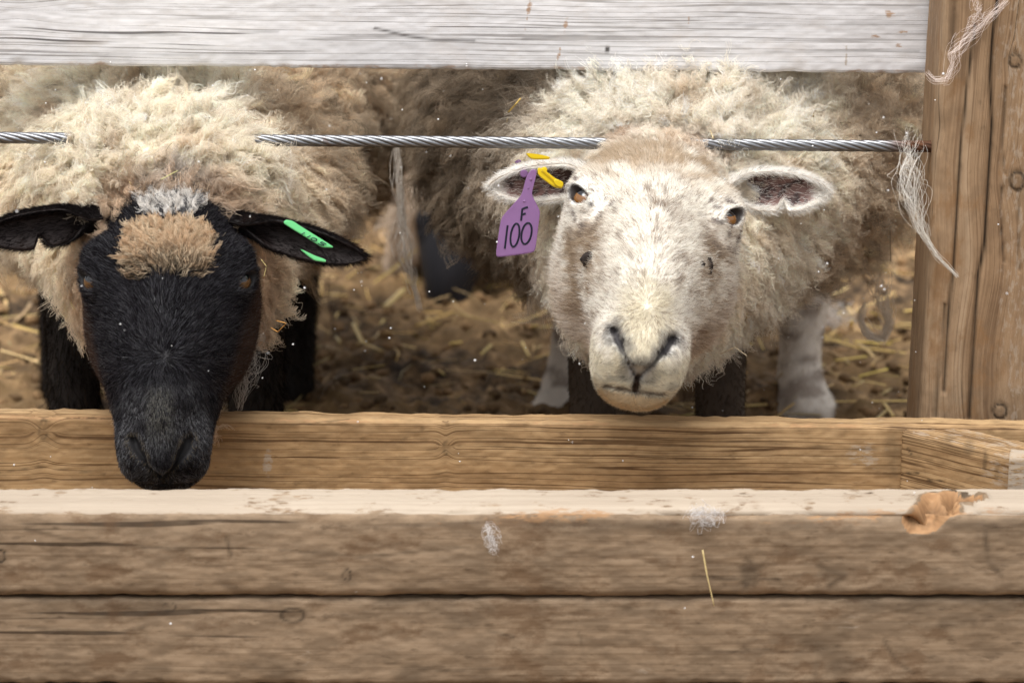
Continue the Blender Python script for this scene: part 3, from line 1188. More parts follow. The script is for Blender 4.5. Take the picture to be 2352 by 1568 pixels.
# --- corner post
def build_post():
    y = 2.945
    zb, zt = -.05, .80
    pa, pb = W(2116, 962, y), W(2170, 0, y)
    sl = (pb - pa) / (pb[2] - pa[2])
    bot = pa + sl * (zb - pa[2])
    top = pa + sl * (zt - pa[2])
    ax = top - bot
    knots = [(2332, 140, 13, 15), (2337, 416, 16, 20), (2297, 944, 15, 16)]
    cracks = [([(2292, 0), (2280, 90), (2276, 180), (2279, 300), (2270, 420), (2262, 560), (2246, 640), (2236, 790), (2226, 962)], 2.6, 1.0),
              ([(2240, 60), (2222, 200), (2208, 330), (2200, 470), (2190, 620), (2176, 760), (2168, 900)], 2.2, .85),
              ([(2170, 700), (2160, 830), (2150, 960)], 1.6, .6), ([(2302, 430), (2300, 520), (2306, 600)], 1.5, .55), ([(2340, 440), (2342, 620)], 1.4, .5),
              ([(2190, 0), (2186, 120)], 1.4, .5), ([(2310, 200), (2303, 330), (2308, 400)], 1.4, .5)]

    def disp(lp, uv):
        u, v = uv
        f = lp[:, 1] < .02
        d = np.zeros(len(u))
        for pts, w, a in cracks:
            d -= a * .006 * np.exp(-(poly_d(u, v, pts) / (w + 1.2)) ** 2) * f
        for cx, cy, rx, ry in knots:
            e = ell(u, v, (cx, cy), (rx, ry))
            d += .0004 * sstep(1.1, .7, e) * f - .0016 * np.exp(-((e - 1.1) / .14) ** 2) * f
        d += -.006 * np.exp(-((v - 300) / 40) ** 2) * (lp[:, 2] > .172) * sstep(.02, .0, lp[:, 1])
        return d

    def mark(lp, uv, nl):
        u, v = uv
        mk = np.zeros((len(u), 3))
        front = lp[:, 1] < .025
        for pts, w, a in cracks:
            mk[:, 0] = np.maximum(mk[:, 0], a * np.exp(-(poly_d(u, v, pts) / (w + .6)) ** 2) * front)
        mk = knot_marks(u, v, knots, mk)
        pale = sstep(2235, 2320, u + 30 * fbm(lp, 10, 81)) * front
        mk[:, 1] = np.maximum(mk[:, 1], .30 * pale)
        mk[:, 1] = np.maximum(mk[:, 1], .25 * sstep(200, 60, v + 40 * fbm(lp, 14, 83)) * sstep(2180, 2130, u))
        return mk
    bot = bot + np.array([.18, 0, 0])
    return board('fence_post', bot, ax, (0, 1, 0), (-1, 0, 0), float(np.linalg.norm(ax)), .125, .18, M['post'], None, fine=(.26, .80), rad=.016,
                 rough=.0005, disp=disp, mark=mark, kd=lambda lp, uv: -knot_bend(uv[1] * 0 + uv[1], uv[0], [(k[1], k[0], k[3], k[2]) for k in knots]) + .010 * vnoise(lp, 9, 85), seed=41), bot, ax


_post, _pb, _pax = build_post()

tag(_post, 'brown timber fence post with long cracks and knots at the right', 'fence post')


# --- steel wire rope
def build_rope():
    a, b = W(-260, 314, 2.985), W(2170, 337, 2.985)
    L = float(np.linalg.norm(b - a))
    ax = (b - a) / L
    e1 = nrm(np.cross(ax, [0, 1.0, 0]))
    e2 = np.cross(ax, e1)
    R, rs, lay = .0063, .00265, .086
    t = NT('steel_wire')
    co = t.coord()
    nz = t.noise(co, 160, 4)
    sep = t.n('ShaderNodeSeparateXYZ')
    t.l(co, sep.inputs[0])
    rust = t.math('MULTIPLY', t.ramp(t.math('ADD', sep.outputs[0], t.math('MULTIPLY', nz, .05)), [(0.0, 0.0), (L - .075 - a[0] * 0, 0.0), (min(1, L), 1.0)]), 1.0)
    ra = t.attr('rust', 'Fac')
    col = t.mix(nz, (.15, .155, .165), (.28, .285, .30))
    col = t.mix(ra, col, t.mix(nz, (.05, .035, .03), (.20, .09, .045)))
    t.bsdf(col, t.math('ADD', .28, t.math('MULTIPLY', ra, .4)), nz, .15, .0004, .5, Metallic=.85)
    dk = mat_plain('rope_core', (.03, .03, .032), .8)
    root = empty('wire_rope', tuple(float(x) for x in a))
    tag(root, 'twisted steel wire rope stretched between the sheep and the post', 'wire rope')
    n, m = int(L / .0022), 20
    s = np.linspace(0, L, n)
    for k in range(6):
        ph = 2 * math.pi * k / 6 + 2 * math.pi * s / lay
        c = a + s[:, None] * ax + (R - rs) * (np.cos(ph)[:, None] * e1 + np.sin(ph)[:, None] * e2)
        rad = np.cos(ph)[:, None] * e1 + np.sin(ph)[:, None] * e2
        tan = np.gradient(c, axis=0)
        tan = nrm(tan)
        bi = np.cross(tan, rad)
        q = np.linspace(0, 2 * math.pi, m, endpoint=False)
        lob = 1 + .07 * np.cos(9 * (q[None, :] - 2.1 * ph[:, None]))
        V = c[:, None, :] + rs * 1.02 * lob[:, :, None] * (np.cos(q)[None, :, None] * rad[:, None, :] + np.sin(q)[None, :, None] * bi[:, None, :])
        V = V.reshape(-1, 3)
        idx = np.arange(n * m).reshape(n, m)
        nx = np.roll(idx, -1, 1)
        Q = np.stack([idx[:-1], nx[:-1], nx[1:], idx[1:]], -1).reshape(-1, 4)
        u, _ = proj(V)
        nn = fbm(V, 60, 301)
        ru = np.clip(sstep(2030, 2100, u + 25 * nn), 0, 1) + .6 * sstep(.45, .6, nn) * sstep(700, 760, u) * sstep(840, 780, u)
        mesh_obj('strand', V, Q, t.m, root, attrs={'rust': ru})
    core = a + s[:, None] * ax
    q = np.linspace(0, 2 * math.pi, 8, endpoint=False)
    V = (core[:, None, :] + .0032 * (np.cos(q)[None, :, None] * e1 + np.sin(q)[None, :, None] * e2)).reshape(-1, 3)
    idx = np.arange(n * 8).reshape(n, 8)
    nx = np.roll(idx, -1, 1)
    mesh_obj('core', V, np.stack([idx[:-1], nx[:-1], nx[1:], idx[1:]], -1).reshape(-1, 4), dk, root)


build_rope()


# --- feed trough
TZ = .25
trough = empty('feed_trough', (0.0, 2.7, 0.0))
tag(trough, 'long wooden feed trough of thick boards in front of the sheep', 'trough')


def build_trough():
    # back board
    p0, p1 = W(-330, 954, 2.858), W(2700, 985, 2.858)
    ax = p1 - p0
    Hb = .14
    kb = [(100, 990, 12, 26), (1024, 1025, 7, 18)]

    def mark_b(lp, uv, nl):
        u, v = uv
        mk = np.zeros((len(u), 3))
        mk = knot_marks(u, v, [(100, 985, 9, 22), (1024, 1027, 5, 14)], mk) * .6
        nz = fbm(lp * np.array([1, 1, 1]), 60, 401)
        e = ell(u, v, (614, 1058), (13, 44))
        mk[:, 1] = np.maximum(mk[:, 1], .55 * sstep(1.15, .3, e + .6 * nz))
        e = ell(u, v, (1985, 1040), (60, 45))
        mk[:, 1] = np.maximum(mk[:, 1], .45 * sstep(1.2, .0, e + .6 * nz))
        e = ell(u, v, (2050, 1050), (30, 75))
        mk[:, 0] = np.maximum(mk[:, 0], .40 * sstep(1.1, .1, e + .5 * nz))
        for pts, w, am in (([(0, 1085), (90, 1072), (240, 1088)], 1.6, .5), ([(1340, 1010), (1560, 1005), (1990, 1032), (2070, 1035)], 1.4, .45), ([(700, 975), (740, 968), (800, 962)], 1.6, .5), ([(1930, 1068), (2066, 1071)], 1.4, .7)):
            mk[:, 0] = np.maximum(mk[:, 0], am * np.exp(-(poly_d(u, v, pts) / w) ** 2))
        top = (nl[:, 2] > .5) * sstep(.0, .4, .2 + vnoise(lp, 16, 405))
        mk[:, 2] = np.maximum(mk[:, 2], .45 * np.exp(-((lp[:, 2] - Hb + .001) / .0035) ** 2) * (lp[:, 1] < .008) * sstep(-.2, .3, vnoise(lp, 8, 407) + .15))
        mk[:, 1] = np.maximum(mk[:, 1], .15 * top)
        return mk
    z0 = p0 - np.array([0, 0, Hb])
    board('back_board', z0, ax, (0, 1, 0), (0, 0, 1), float(np.linalg.norm(ax)), .036, Hb, M['plank'], trough, fine=(.12, 1.22), rad=.004, mark=mark_b, kd=lambda lp, uv: knot_bend(uv[0], uv[1], kb), seed=51)

    # front boards: upper one thick and worn
    yb, Tf = 2.632, .070
    yf = yb - Tf
    pt = W(1176, 1117, yb)
    Hf = .0885
    gouge = (2148, 1172)

    def disp_f(lp, uv):
        u, v = uv
        d = -.004 * np.exp(-(np.hypot(lp[:, 1], (lp[:, 2] - Hf)) / .012) ** 2) * (1 + .9 * vnoise(lp, 12, 411))
        d -= .006 * np.exp(-(np.hypot(lp[:, 1], (lp[:, 2] - Hf)) / .008) ** 2) * sstep(-.1, .3, vnoise(lp * np.array([.5, 1, 1]), 40, 413)) * sstep(1300, 1500, u)
        e = np.minimum(ell(u + 9 * vnoise(lp, 70, 416), v + 15 * vnoise(lp, 55, 415), (2136, 1180), (66, 30), -.38), ell(u, v + 12 * vnoise(lp, 80, 417), (2205, 1150), (52, 12), -.1))
        d -= .017 * sstep(1.05, .35, e) * (lp[:, 1] < .06)
        d += .004 * np.exp(-((e - 1.15) / .16) ** 2) * (v < gouge[1] - 6) * (lp[:, 1] < .06)
        return d

    def mark_f(lp, uv, nl):
        u, v = uv
        mk = np.zeros((len(u), 3))
        nz, n2 = fbm(lp, 50, 421), fbm(lp * np.array([.35, 1, 1]), 30, 423)
        top = sstep(.35, .8, nl[:, 2]) * (lp[:, 1] < Tf - .0005)
        mk[:, 1] = np.maximum(mk[:, 1], np.clip((.80 + .55 * nz + .35 * n2) * top, 0, 1))
        eg = np.exp(-(np.hypot(lp[:, 1] - .004, lp[:, 2] - Hf + .006) / .010) ** 2)
        fr = eg * sstep(.0, .35, n2 + .25 * sstep(1100, 1500, u) - .12) * sstep(560, 900, u)
        mk[:, 2] = np.maximum(mk[:, 2], .62 * fr)
        lowedge = np.exp(-((lp[:, 2] - Hf + .016) / .006) ** 2) * (lp[:, 1] < .01)
        mk[:, 0] = np.maximum(mk[:, 0], .45 * lowedge * sstep(-.1, .3, fbm(lp * np.array([.4, 1, 1]), 34, 427)) * sstep(1000, 1400, u))
        e = np.minimum(ell(u + 9 * vnoise(lp, 70, 416), v + 15 * vnoise(lp, 55, 415), (2136, 1180), (66, 30), -.38), ell(u, v + 12 * vnoise(lp, 80, 417), (2205, 1150), (52, 12), -.1))
        mk[:, 2] = np.maximum(mk[:, 2], sstep(1.12, .95, e + .15 * nz))
        mk[:, 0] = np.maximum(mk[:, 0], (.40 * np.exp(-((e - .62) / .08) ** 2) + .22 * sstep(1, .9, e) * (np.sin(e * 26) > .5)) * (e < 1))
        mk[:, 1] *= 1 - sstep(1.35, 1.05, e)
        mk = knot_marks(u, v, [(797, 1320, 9, 12), (0, 1277, 12, 14)], mk)
        for c, r, am in (((1722, 1322), (30, 36), .5), ((1715, 1335), (14, 22), .6), ((1900, 1325), (34, 16), .3), ((1240, 1290), (22, 10), .3), ((540, 1350), (30, 8), .3)):
            mk[:, 0] = np.maximum(mk[:, 0], am * sstep(1.25, .3, ell(u, v, c, r, .25) + .9 * nz))
        for pts, w, am in (([(60, 1215), (200, 1245), (420, 1262)], 4, .4), ([(520, 1235), (530, 1275)], 4, .45), ([(640, 1262), (830, 1278), (1080, 1255)], 3.5, .4), ([(860, 1210), (1130, 1200)], 3.5, .35),
                           ([(1590, 1325), (1790, 1330)], 4, .5), ([(1880, 1300), (1940, 1320), (1905, 1345)], 8, .4), ([(2260, 1200), (2270, 1290), (2300, 1320)], 6, .35)):
            mk[:, 0] = np.maximum(mk[:, 0], 1.35 * am * np.exp(-(poly_d(u, v, pts) / w) ** 2) * (.75 + .6 * nz))
        return mk
    for i in range(1):
        ox = W(-330, 1117, yb)[0]
        Lf = W(2700, 1117, yb)[0] - ox
        o1 = np.array([ox, yf, pt[2] - Hf])
        board('front_board', o1, (1, 0, 0), (0, 1, 0), (0, 0, 1), Lf, Tf, Hf, M['front'], trough, fine=(.12, 1.16), rad=.009, disp=disp_f, mark=mark_f, rough=.0008, seed=61)

        def mark_l(lp, uv, nl):
            u, v = uv
            mk = np.zeros((len(u), 3))
            nz = fbm(lp, 50, 431)
            mk = knot_marks(u, v, [(390, 1393, 14, 10), (672, 1412, 26, 16)], mk) * .8
            for c, r, a in (((1050, 1430), (70, 25), .25), ((1900, 1480), (90, 40), .3), ((1450, 1400), (60, 20), .35), ((640, 1530), (70, 30), .3), ((1930, 1530), (60, 25), .35), ((2200, 1420), (50, 24), .35), ((950, 1540), (50, 22), .3)):
                mk[:, 0] = np.maximum(mk[:, 0], a * sstep(1.2, .3, ell(u, v, c, r) + .8 * nz))
            for c, r in (((1050, 1480), (60, 26)), ((700, 1500), (80, 40)), ((1480, 1540), (90, 28)), ((1960, 1430), (50, 24))):
                mk[:, 1] = np.maximum(mk[:, 1], .25 * sstep(1.2, .2, ell(u, v, c, r) + .7 * nz))
            mk[:, 0] = np.maximum(mk[:, 0], .34 * sstep(Hf - .030, Hf - .002, lp[:, 2] + .012 * nz) * sstep(-.1, .3, fbm(lp * np.array([.5, 1, 1]), 14, 433)))
            for pts, w, am in (([(60, 1440), (260, 1452), (330, 1440)], 3, .5), ([(880, 1520), (1020, 1540), (1180, 1530)], 3, .45), ([(2030, 1470), (2060, 1520), (2100, 1545)], 4, .5), ([(1120, 1448), (1180, 1462)], 4, .5), ([(1600, 1500), (1760, 1490), (1830, 1500)], 3, .45), ([(300, 1530), (520, 1545)], 3, .4), ([(1330, 1452), (1338, 1490)], 3, .4)):
                mk[:, 0] = np.maximum(mk[:, 0], am * np.exp(-(poly_d(u, v, pts) / w) ** 2) * (.8 + .6 * nz))
            return mk
        o2 = o1 - np.array([0, -.004, Hf + .0025])
        board('front_board', o2, (1, 0, 0), (0, 1, 0), (0, 0, 1), Lf, Tf - .006, Hf, M['front'], trough, fine=(.12, 1.16), rad=.005, mark=mark_l, rough=.0008, seed=71)
        o3 = o2 - np.array([0, -.003, Hf + .004])
        board('front_board', o3, (1, 0, 0), (0, 1, 0), (0, 0, 1), Lf, Tf - .006, Hf * .65, M['front'], trough, fine=(.12, .2), dp=.006, rad=.005, rough=.0008, seed=81)
    # end board, set slantwise, and a cleat in front of it
    a, b = W(2072, 989, 2.852), W(2352, 1049, 2.755)
    ax = nrm((b - a) * np.array([1, 1, 0]))
    ay = np.array([-ax[1], ax[0], 0])
    He = .13

    def mark_e(lp, uv, nl):
        u, v = uv
        mk = np.zeros((len(u), 3))
        nz = fbm(lp, 50, 441)
        mk[:, 1] = np.maximum(mk[:, 1], .30 * sstep(.35, .9, nl[:, 2]) * (1 + .5 * nz))
        mk[:, 1] = np.maximum(mk[:, 1], .36 * sstep(2230, 2290, u + 30 * nz) * (nl[:, 1] < -.5))
        for c, r, am in (((2180, 1010), (22, 18), .4), ((2225, 1025), (16, 20), .4), ((2262, 1060), (5, 34), .45), ((2290, 1080), (8, 30), .3)):
            mk[:, 0] = np.maximum(mk[:, 0], am * sstep(1.2, .3, ell(u, v, c, r) + .5 * nz))
        for pts in ([(2072, 1087), (2110, 1086)], [(2085, 1030), (2095, 1045)], [(2130, 1103), (2170, 1104)]):
            mk[:, 0] = np.maximum(mk[:, 0], .8 * np.exp(-(poly_d(u, v, pts) / 2) ** 2))
        return mk
    board('end_board', a - np.array([0, 0, He]), ax, ay, (0, 0, 1), .30, .055, He, M['plank'], trough, fine=(0, .18), rad=.006, mark=mark_e, seed=91)
    c = W(2318, 1046, 2.735)
    board('cleat', c - np.array([0, 0, .10]), nrm([1, -.25, 0]), (.25, 1, 0), (0, 0, 1), .12, .030, .10, M['plank'], trough, fine=(0, .05), rad=.006, seed=95,
          mark=lambda lp, uv, nl: np.stack([np.zeros(len(lp)), .6 + .3 * fbm(lp, 40, 447), np.zeros(len(lp))], 1))
    # floor of the trough
    fl = W(1176, 1117, yb)
    board('floor_board', np.array([W(-330, 1117, yb)[0], yb + .002, TZ - .150]), (1, 0, 0), (0, 0, 1), (0, 1, 0), 1.3, .02, .222, M['plank'], trough, fine=(.1, .2), dp=.01, rad=.003, seed=97)


build_trough()

# ------------------------------------------------------------------ the pale-faced sheep
white_head = Head(W(1500, 507, 2.88), 47, 8.0, 0, 1.04, 'white')
hw = white_head
ww = [
    ('e', W(1530, 215, 3.58), (.305, .48, .20)),
    ('e', W(1540, 325, 3.28), (.272, .17, .165)),
    ('e', W(1560, 440, 3.19), (.165, .13, .108)),
    ('e', W(1535, 400, 3.13), (.180, .08, .048)),
    ('c', hw.world(0, .060, -.125), .062, W(1515, 450, 3.08), .082),
    ('c', W(1540, 560, 3.08), .108, hw.world(.002, .165, -.122), .046),
]
wl = [
    (W(1360, 700, 3.30), .030, np.array([W(1360, 950, 3.28)[0], 3.26, 0.03]), .026),
    (W(1655, 700, 3.32), .032, np.array([W(1655, 950, 3.30)[0], 3.28, 0.03]), .029),
    (W(1850, 560, 3.78), .046, W(1836, 850, 3.74), .0250),
    (W(1836, 850, 3.74), .0250, W(1848, 950, 3.71), .047),
    (W(1350, 600, 3.80), .038, W(1290, 870, 3.76), .020),
    (W(1290, 870, 3.76), .020, W(1270, 950, 3.74), .032),
]
SW = build_sheep('sheep', white_head, ww, wl, 'pale-faced sheep looking at the camera with a purple tag in its ear', 'sheep feeding at the trough')


def white_face_colour(x, a, n, P, rg=None, spread=1.0):
    """coat of the pale face, in head coordinates"""
    ax = np.abs(x)
    m = len(x)
    L = np.stack([x, a, n], 1)
    n1, n2, n3 = fbm(L, 26, 3), fbm(L, 70, 5), fbm(L, 160, 9, 2)
    c = np.tile((.89, .855, .785), (m, 1))
    tan, brown, dark = (.56, .43, .29), (.33, .245, .175), (.10, .075, .065)
    fore = sstep(.118, .050, a + .03 * n1) * sstep(-.1, .35, .35 + n1 + .6 * n2) * sstep(-.005, .035, a)
    c = mixc(c, (.52, .405, .28), np.clip(.95 * fore + .7 * (n3 + .4 * n2) * fore, 0, .9))
    cheek = sstep(.036, .056, ax) * sstep(.125, .150, a + .018 * n1) * sstep(.285, .24, a)
    c = mixc(c, (.42, .315, .21), np.clip(.88 * cheek * sstep(-.35, .25, n1 + .5 * n2 + .5 * n3) + .5 * n3 * cheek, 0, .9))
    jaw = sstep(-.055, -.09, n) * sstep(.10, .15, a)
    c = mixc(c, (.64, .52, .41), .45 * jaw)
    # brown roan on the bridge and the forehead
    roan = sstep(.045, .02, ax) * sstep(.08, .13, a) * sstep(.275, .235, a)
    c = mixc(c, brown, .50 * roan * sstep(-.05, .45, .6 * n2 + .4 * n1 + .8 * n3))
    spots = sstep(.30, .55, n3 + .35 * n2) * sstep(.04, .10, a) * sstep(.27, .24, a)
    c = mixc(c, brown, .65 * spots)
    crown = sstep(.030, -.005, a + .012 * n2)
    c = mixc(c, (.80, .66, .50), .6 * crown)
    tuft = np.exp(-((ax - .030) / .016) ** 2 - ((a + .005) / .016) ** 2)
    c = mixc(c, (.30, .15, .06), .75 * tuft * sstep(-.2, .3, n2 + .2))
    # round the eyes: white with grey skin showing
    e = hw.eye_r(ax, a, n)
    c = mixc(c, (.80, .77, .72), .35 * sstep(.036, .018, e))
    c = mixc(c, (.22, .18, .16), .75 * sstep(.040, .026, e) * sstep(.20, .45, n3 + .3 * n2))
    c = mixc(c, (.030, .024, .022), sstep(.0102, .0080, e))
    ec, t1_ = hw.eye_centre(), hw.slit()[0]
    cor = np.array([ec - t1_ * .014 + hw.eye_axis() * .010, ec - t1_ * .026 + hw.eye_axis() * .010])
    c = mixc(c, (.05, .04, .038), .85 * np.exp(-(hw.path_dist(ax, a, n, cor) / .0022) ** 2))
    tear = np.exp(-(hw.path_dist(ax, a, n, np.array([[.056, .120, -.018], [.050, .146, -.027], [.046, .176, -.045]])) / .0050) ** 2)
    c = mixc(c, (.13, .09, .075), .65 * tear * sstep(-.3, .3, n2 + .1))
    # muzzle
    pad = sstep(.245, .285, a + .014 * n2 + .02 * n3) * sstep(.034, .016, ax + .006 * n2) * sstep(-.052, -.03, n)
    c = mixc(c, (.80, .745, .60), .75 * pad)
    lips = sstep(.262, .290, a) * sstep(-.02, -.038, n + .006 * n2)
    c = mixc(c, (.76, .71, .57), .75 * lips)
    c = mixc(c, (.34, .32, .27), .5 * lips * sstep(.1, .6, n3 + .5 * n2))
    tip = sstep(.240, .252, hw.h2(a, n) + .004 * n2) * sstep(.019, .010, ax) * sstep(.270, .265, hw.h2(a, n)) * (a > .27)
    c = mixc(c, (.10, .085, .07), .70 * tip)
    nd = hw.nostril(ax, a, n)
    h = hw.h2(a, n)
    c = mixc(c, (.22, .21, .21), .5 * sstep(.0085, .0040, nd + .004 * n3))
    c = mixc(c, (.04, .036, .038), (.38 + .62 * sstep(.252, .236, h)) * sstep(.0040, .0014, nd + .0022 * n3))
    chin = sstep(.2775, .2805, h) * sstep(.24, .26, a)
    c = mixc(c, (.74, .60, .40), .85 * chin)
    c = mixc(c, (.10, .07, .05), .8 * sstep(.0027, .0006, hw.mouth(ax, a, n) + .0014 * n3))
    split = sstep(.0036, .0016, ax) * sstep(.258, .262, h) * sstep(.279, .276, h) * (a > .28)
    c = mixc(c, (.06, .04, .03), split)
    return np.clip(c, .004, 1)


def white_wool_colour(P, N, rg):
    n1, n2 = fbm(P, 9, 21), fbm(P, 38, 23)
    m = len(P)
    c = np.tile((.92, .83, .70), (m, 1))
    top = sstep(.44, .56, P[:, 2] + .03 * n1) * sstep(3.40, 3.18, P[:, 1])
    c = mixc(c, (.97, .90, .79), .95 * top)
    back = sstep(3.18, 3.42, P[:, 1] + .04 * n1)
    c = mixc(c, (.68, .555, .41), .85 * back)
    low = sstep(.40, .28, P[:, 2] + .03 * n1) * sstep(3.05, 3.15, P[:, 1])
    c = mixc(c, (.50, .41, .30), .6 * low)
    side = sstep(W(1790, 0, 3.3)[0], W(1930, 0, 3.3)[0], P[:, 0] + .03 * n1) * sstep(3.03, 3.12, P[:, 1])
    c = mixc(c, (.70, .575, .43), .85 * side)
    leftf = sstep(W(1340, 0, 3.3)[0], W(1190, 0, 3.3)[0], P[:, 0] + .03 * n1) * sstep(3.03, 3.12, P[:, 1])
    c = mixc(c, (.29, .22, .15), .90 * leftf)  # dirty brown left flank, with some of its shade painted in too
    c = mixc(c, (.52, .38, .24), .40 * sstep(.15, .6, n2 + .4 * n1))
    return c


def finish_white(S):
    rg = np.random.default_rng(3)
    V, Q, N, root = S['V'], S['Q'], S['N'], S['root']
    lx, la, ln = S['lx'], S['la'], S['ln']
    face = sstep(-.002, .012, S['dw'] - S['dh'])
    leg = sstep(.0, .012, np.minimum(S['dw'], S['dh']) - S['dl'])
    face = np.clip(face, 0, 1) * (1 - leg)
    wool = (1 - face) * (1 - leg)
    fc = white_face_colour(lx, la, ln, V)
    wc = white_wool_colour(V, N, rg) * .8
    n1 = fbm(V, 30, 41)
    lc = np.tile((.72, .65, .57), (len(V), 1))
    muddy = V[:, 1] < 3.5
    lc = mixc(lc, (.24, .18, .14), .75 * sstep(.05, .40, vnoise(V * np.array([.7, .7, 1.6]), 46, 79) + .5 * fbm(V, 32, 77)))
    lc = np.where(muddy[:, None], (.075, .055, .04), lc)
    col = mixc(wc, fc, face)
    col = mixc(col, lc, leg)
    mesh_obj('body', V, Q, M['skin'], root, col=col)
    for sd in (-1, 1):
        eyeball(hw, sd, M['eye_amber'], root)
    # --- short hair of the face
    X, A, Nn = hw.X, hw.A, hw.N
    sx = np.tanh(lx / .035)
    up = sstep(.30, .26, la)
    flow = (-A * .75)[None, :] * up[:, None] + X[None, :] * (sx * .60 + .22 * fbm(np.stack([lx, la, ln], 1), 45, 191))[:, None] - Nn[None, :] * (sstep(.03, .06, np.abs(lx)) * .5)[:, None]
    flow = flow + (A * 1.0)[None, :] * ((1 - up) * .7)[:, None]
    flow = flow + X[None, :] * (sx * sstep(.12, .16, la) * .5)[:, None]
    eyed = hw.eye_r(np.abs(lx), la, ln)
    nost = hw.nostril(np.abs(lx), la, ln)
    mouth = hw.mouth(np.abs(lx), la, ln)
    hh2 = hw.h2(la, ln)
    padtip = sstep(.250, .256, hh2) * sstep(.016, .009, np.abs(lx)) * sstep(.268, .263, hh2) * (la > .27)
    length = np.full(len(V), .0085)
    length += .008 * sstep(.05, .0, la) + .010 * sstep(-.06, -.11, ln) * sstep(.26, .2, la)
    length *= 1 - .45 * sstep(.235, .275, la)
    length *= 1 - .5 * sstep(.035, .018, eyed)
    wgt = face * sstep(.0080, .0096, eyed) * sstep(.0018, .0036, nost) * (.35 + .65 * sstep(.0008, .0022, mouth)) * (1 - padtip)
    wgt = wgt * (1 + 1.2 * sstep(.24, .27, la))

    def fcol(ref, P):
        c = white_face_colour(at(lx, ref), at(la, ref), at(ln, ref), P)
        k = len(P)
        v = rg.normal(1, .10, k)
        c = c * v[:, None]
        a = at(la, ref)
        dk = rg.random(k) < .09 * sstep(.07, .11, a) * sstep(.31, .29, a) + .02
        c = np.where(dk[:, None], c * np.array([.40, .31, .26]), c)
        return np.clip(c, .004, .97)
    pts, rad, hc = fur(V, Q, N, wgt, int(115000 * DENS), flow, length, .00021, fcol, rg, lift=.26, jitter=.20)
    strands_obj('face_hair', pts, rad, hc, M['fibre'], root)
    # --- legs
    wl_ = leg * (V[:, 2] < .36)
    fl = np.tile((0, 0, -1.0), (len(V), 1))

    def lcol(ref, P):
        n2 = fbm(P, 32, 77)
        c = np.tile((.78, .71, .63), (len(P), 1))
        bandn = vnoise(P * np.array([.7, .7, 1.6]), 46, 79)
        c = mixc(c, (.24, .18, .14), .75 * sstep(.05, .40, .6 * bandn + .8 * n2))
        mud = (P[:, 1] < 3.5)
        c = np.where(mud[:, None], np.array((.07, .05, .035)) * (1 + .6 * n2[:, None]), c)
        return np.clip(c * rg.normal(1, .15, len(P))[:, None], .004, .9)
    pts, rad, hc = fur(V, Q, N, wl_, int(16000 * DENS), fl, np.full(len(V), .006), .0003, lcol, rg, lift=.25, jitter=.25)
    strands_obj('leg_hair', pts, rad, hc, M['fibre'], root)
    # --- fleece: fine crimped wool on the neck and cheeks, shaggy locks on shoulder and flanks
    flank = sstep(3.10, 3.22, V[:, 1] + .03 * fbm(V, 12, 181))
    front = sstep(.15, -.35, N[:, 1])
    for lot in (0, 1):
        if lot == 0:
            wt = wool * (1 - flank) * front
            cnt, ncl = int(125000 * DENS), int(17000 * DENS)
        else:
            wt = wool * flank * (.10 + .90 * sstep(3.75, 3.45, V[:, 1])) * front
            cnt, ncl = int(90000 * DENS), int(6500 * DENS)
        P, Np, ref = scatter(V, N, Q, wt + 1e-9, cnt, rg)
        c0 = W(1500, 420, 3.3)
        d = nrm((P - c0) * np.array([1, .2, .6]))
        up_ = sstep(.46, .54, P[:, 2]) * sstep(3.35, 3.2, P[:, 1])
        flow = d * .9 + np.array([0, .2, -.75]) * (1 - up_)[:, None] + np.array([0, .35, .30]) * up_[:, None]
        near_face = sstep(.05, .0, at(S['dh'], ref))
        if lot == 0:
            L = .018 + .013 * up_ - .005 * near_face
            pts, own, ci = locks(P, Np, flow, L, rg, ncl, k=13, clump=.68, lift=.20 + .16 * up_, curl=.0024, turns=2.4, frizz=.0008, droop=.25, jitter=.20, big_n=int(1500 * DENS), big_pull=.22)
            sd_ = .14
        else:
            L = .030 + .008 * up_
            pts, own, ci = locks(P, Np, flow, L, rg, ncl, k=13, clump=.80, lift=.20 + .12 * up_, curl=.0050, turns=1.6, frizz=.0010, droop=.30, jitter=.24, big_n=int(900 * DENS), big_pull=.22)
            sd_ = .26
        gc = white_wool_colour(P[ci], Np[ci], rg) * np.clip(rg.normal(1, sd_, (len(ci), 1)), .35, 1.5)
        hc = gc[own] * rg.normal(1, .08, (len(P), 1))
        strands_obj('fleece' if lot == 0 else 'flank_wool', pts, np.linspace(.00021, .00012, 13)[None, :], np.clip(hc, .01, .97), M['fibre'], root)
    # --- curls on the crown
    kn = fbm(np.stack([lx, la, ln], 1), 60, 171)
    kw = sstep(.022, .004, la + .012 * kn) * (np.abs(lx) < .075) * (ln > -.10) * (S['dh'] < .03) * (V[:, 1] < 3.05)
    P, Np, ref = scatter(V, N, Q, kw + 1e-12, int(16000 * DENS), rg)
    px_, pa_ = at(lx, ref), at(la, ref)
    fl_ = X[None, :] * (px_ * 10)[:, None] - A[None, :] * .5 + A[None, :] * (pa_ * 10)[:, None]
    pts, own, ci = locks(P, Np, fl_, np.full(len(P), .014), rg, int(1300 * DENS), k=10, clump=.75, lift=.42, curl=.0030, turns=1.8, frizz=.0007, droop=.05, jitter=.25)
    gc = mixc(np.tile((.94, .87, .77), (len(ci), 1)), (.70, .54, .38), .6 * sstep(-.1, .6, fbm(P[ci], 55, 173)))
    brown = np.exp(-((np.abs(px_[ci]) - .034) / .014) ** 2 - ((pa_[ci] + .008) / .018) ** 2)
    gc = mixc(gc, (.34, .18, .075), .75 * brown)
    hc = gc[own] * rg.normal(1, .10, (len(P), 1))
    strands_obj('crown_curls', pts, np.linspace(.00022, .00012, 10)[None, :], np.clip(hc, .01, .97), M['fibre'], root)
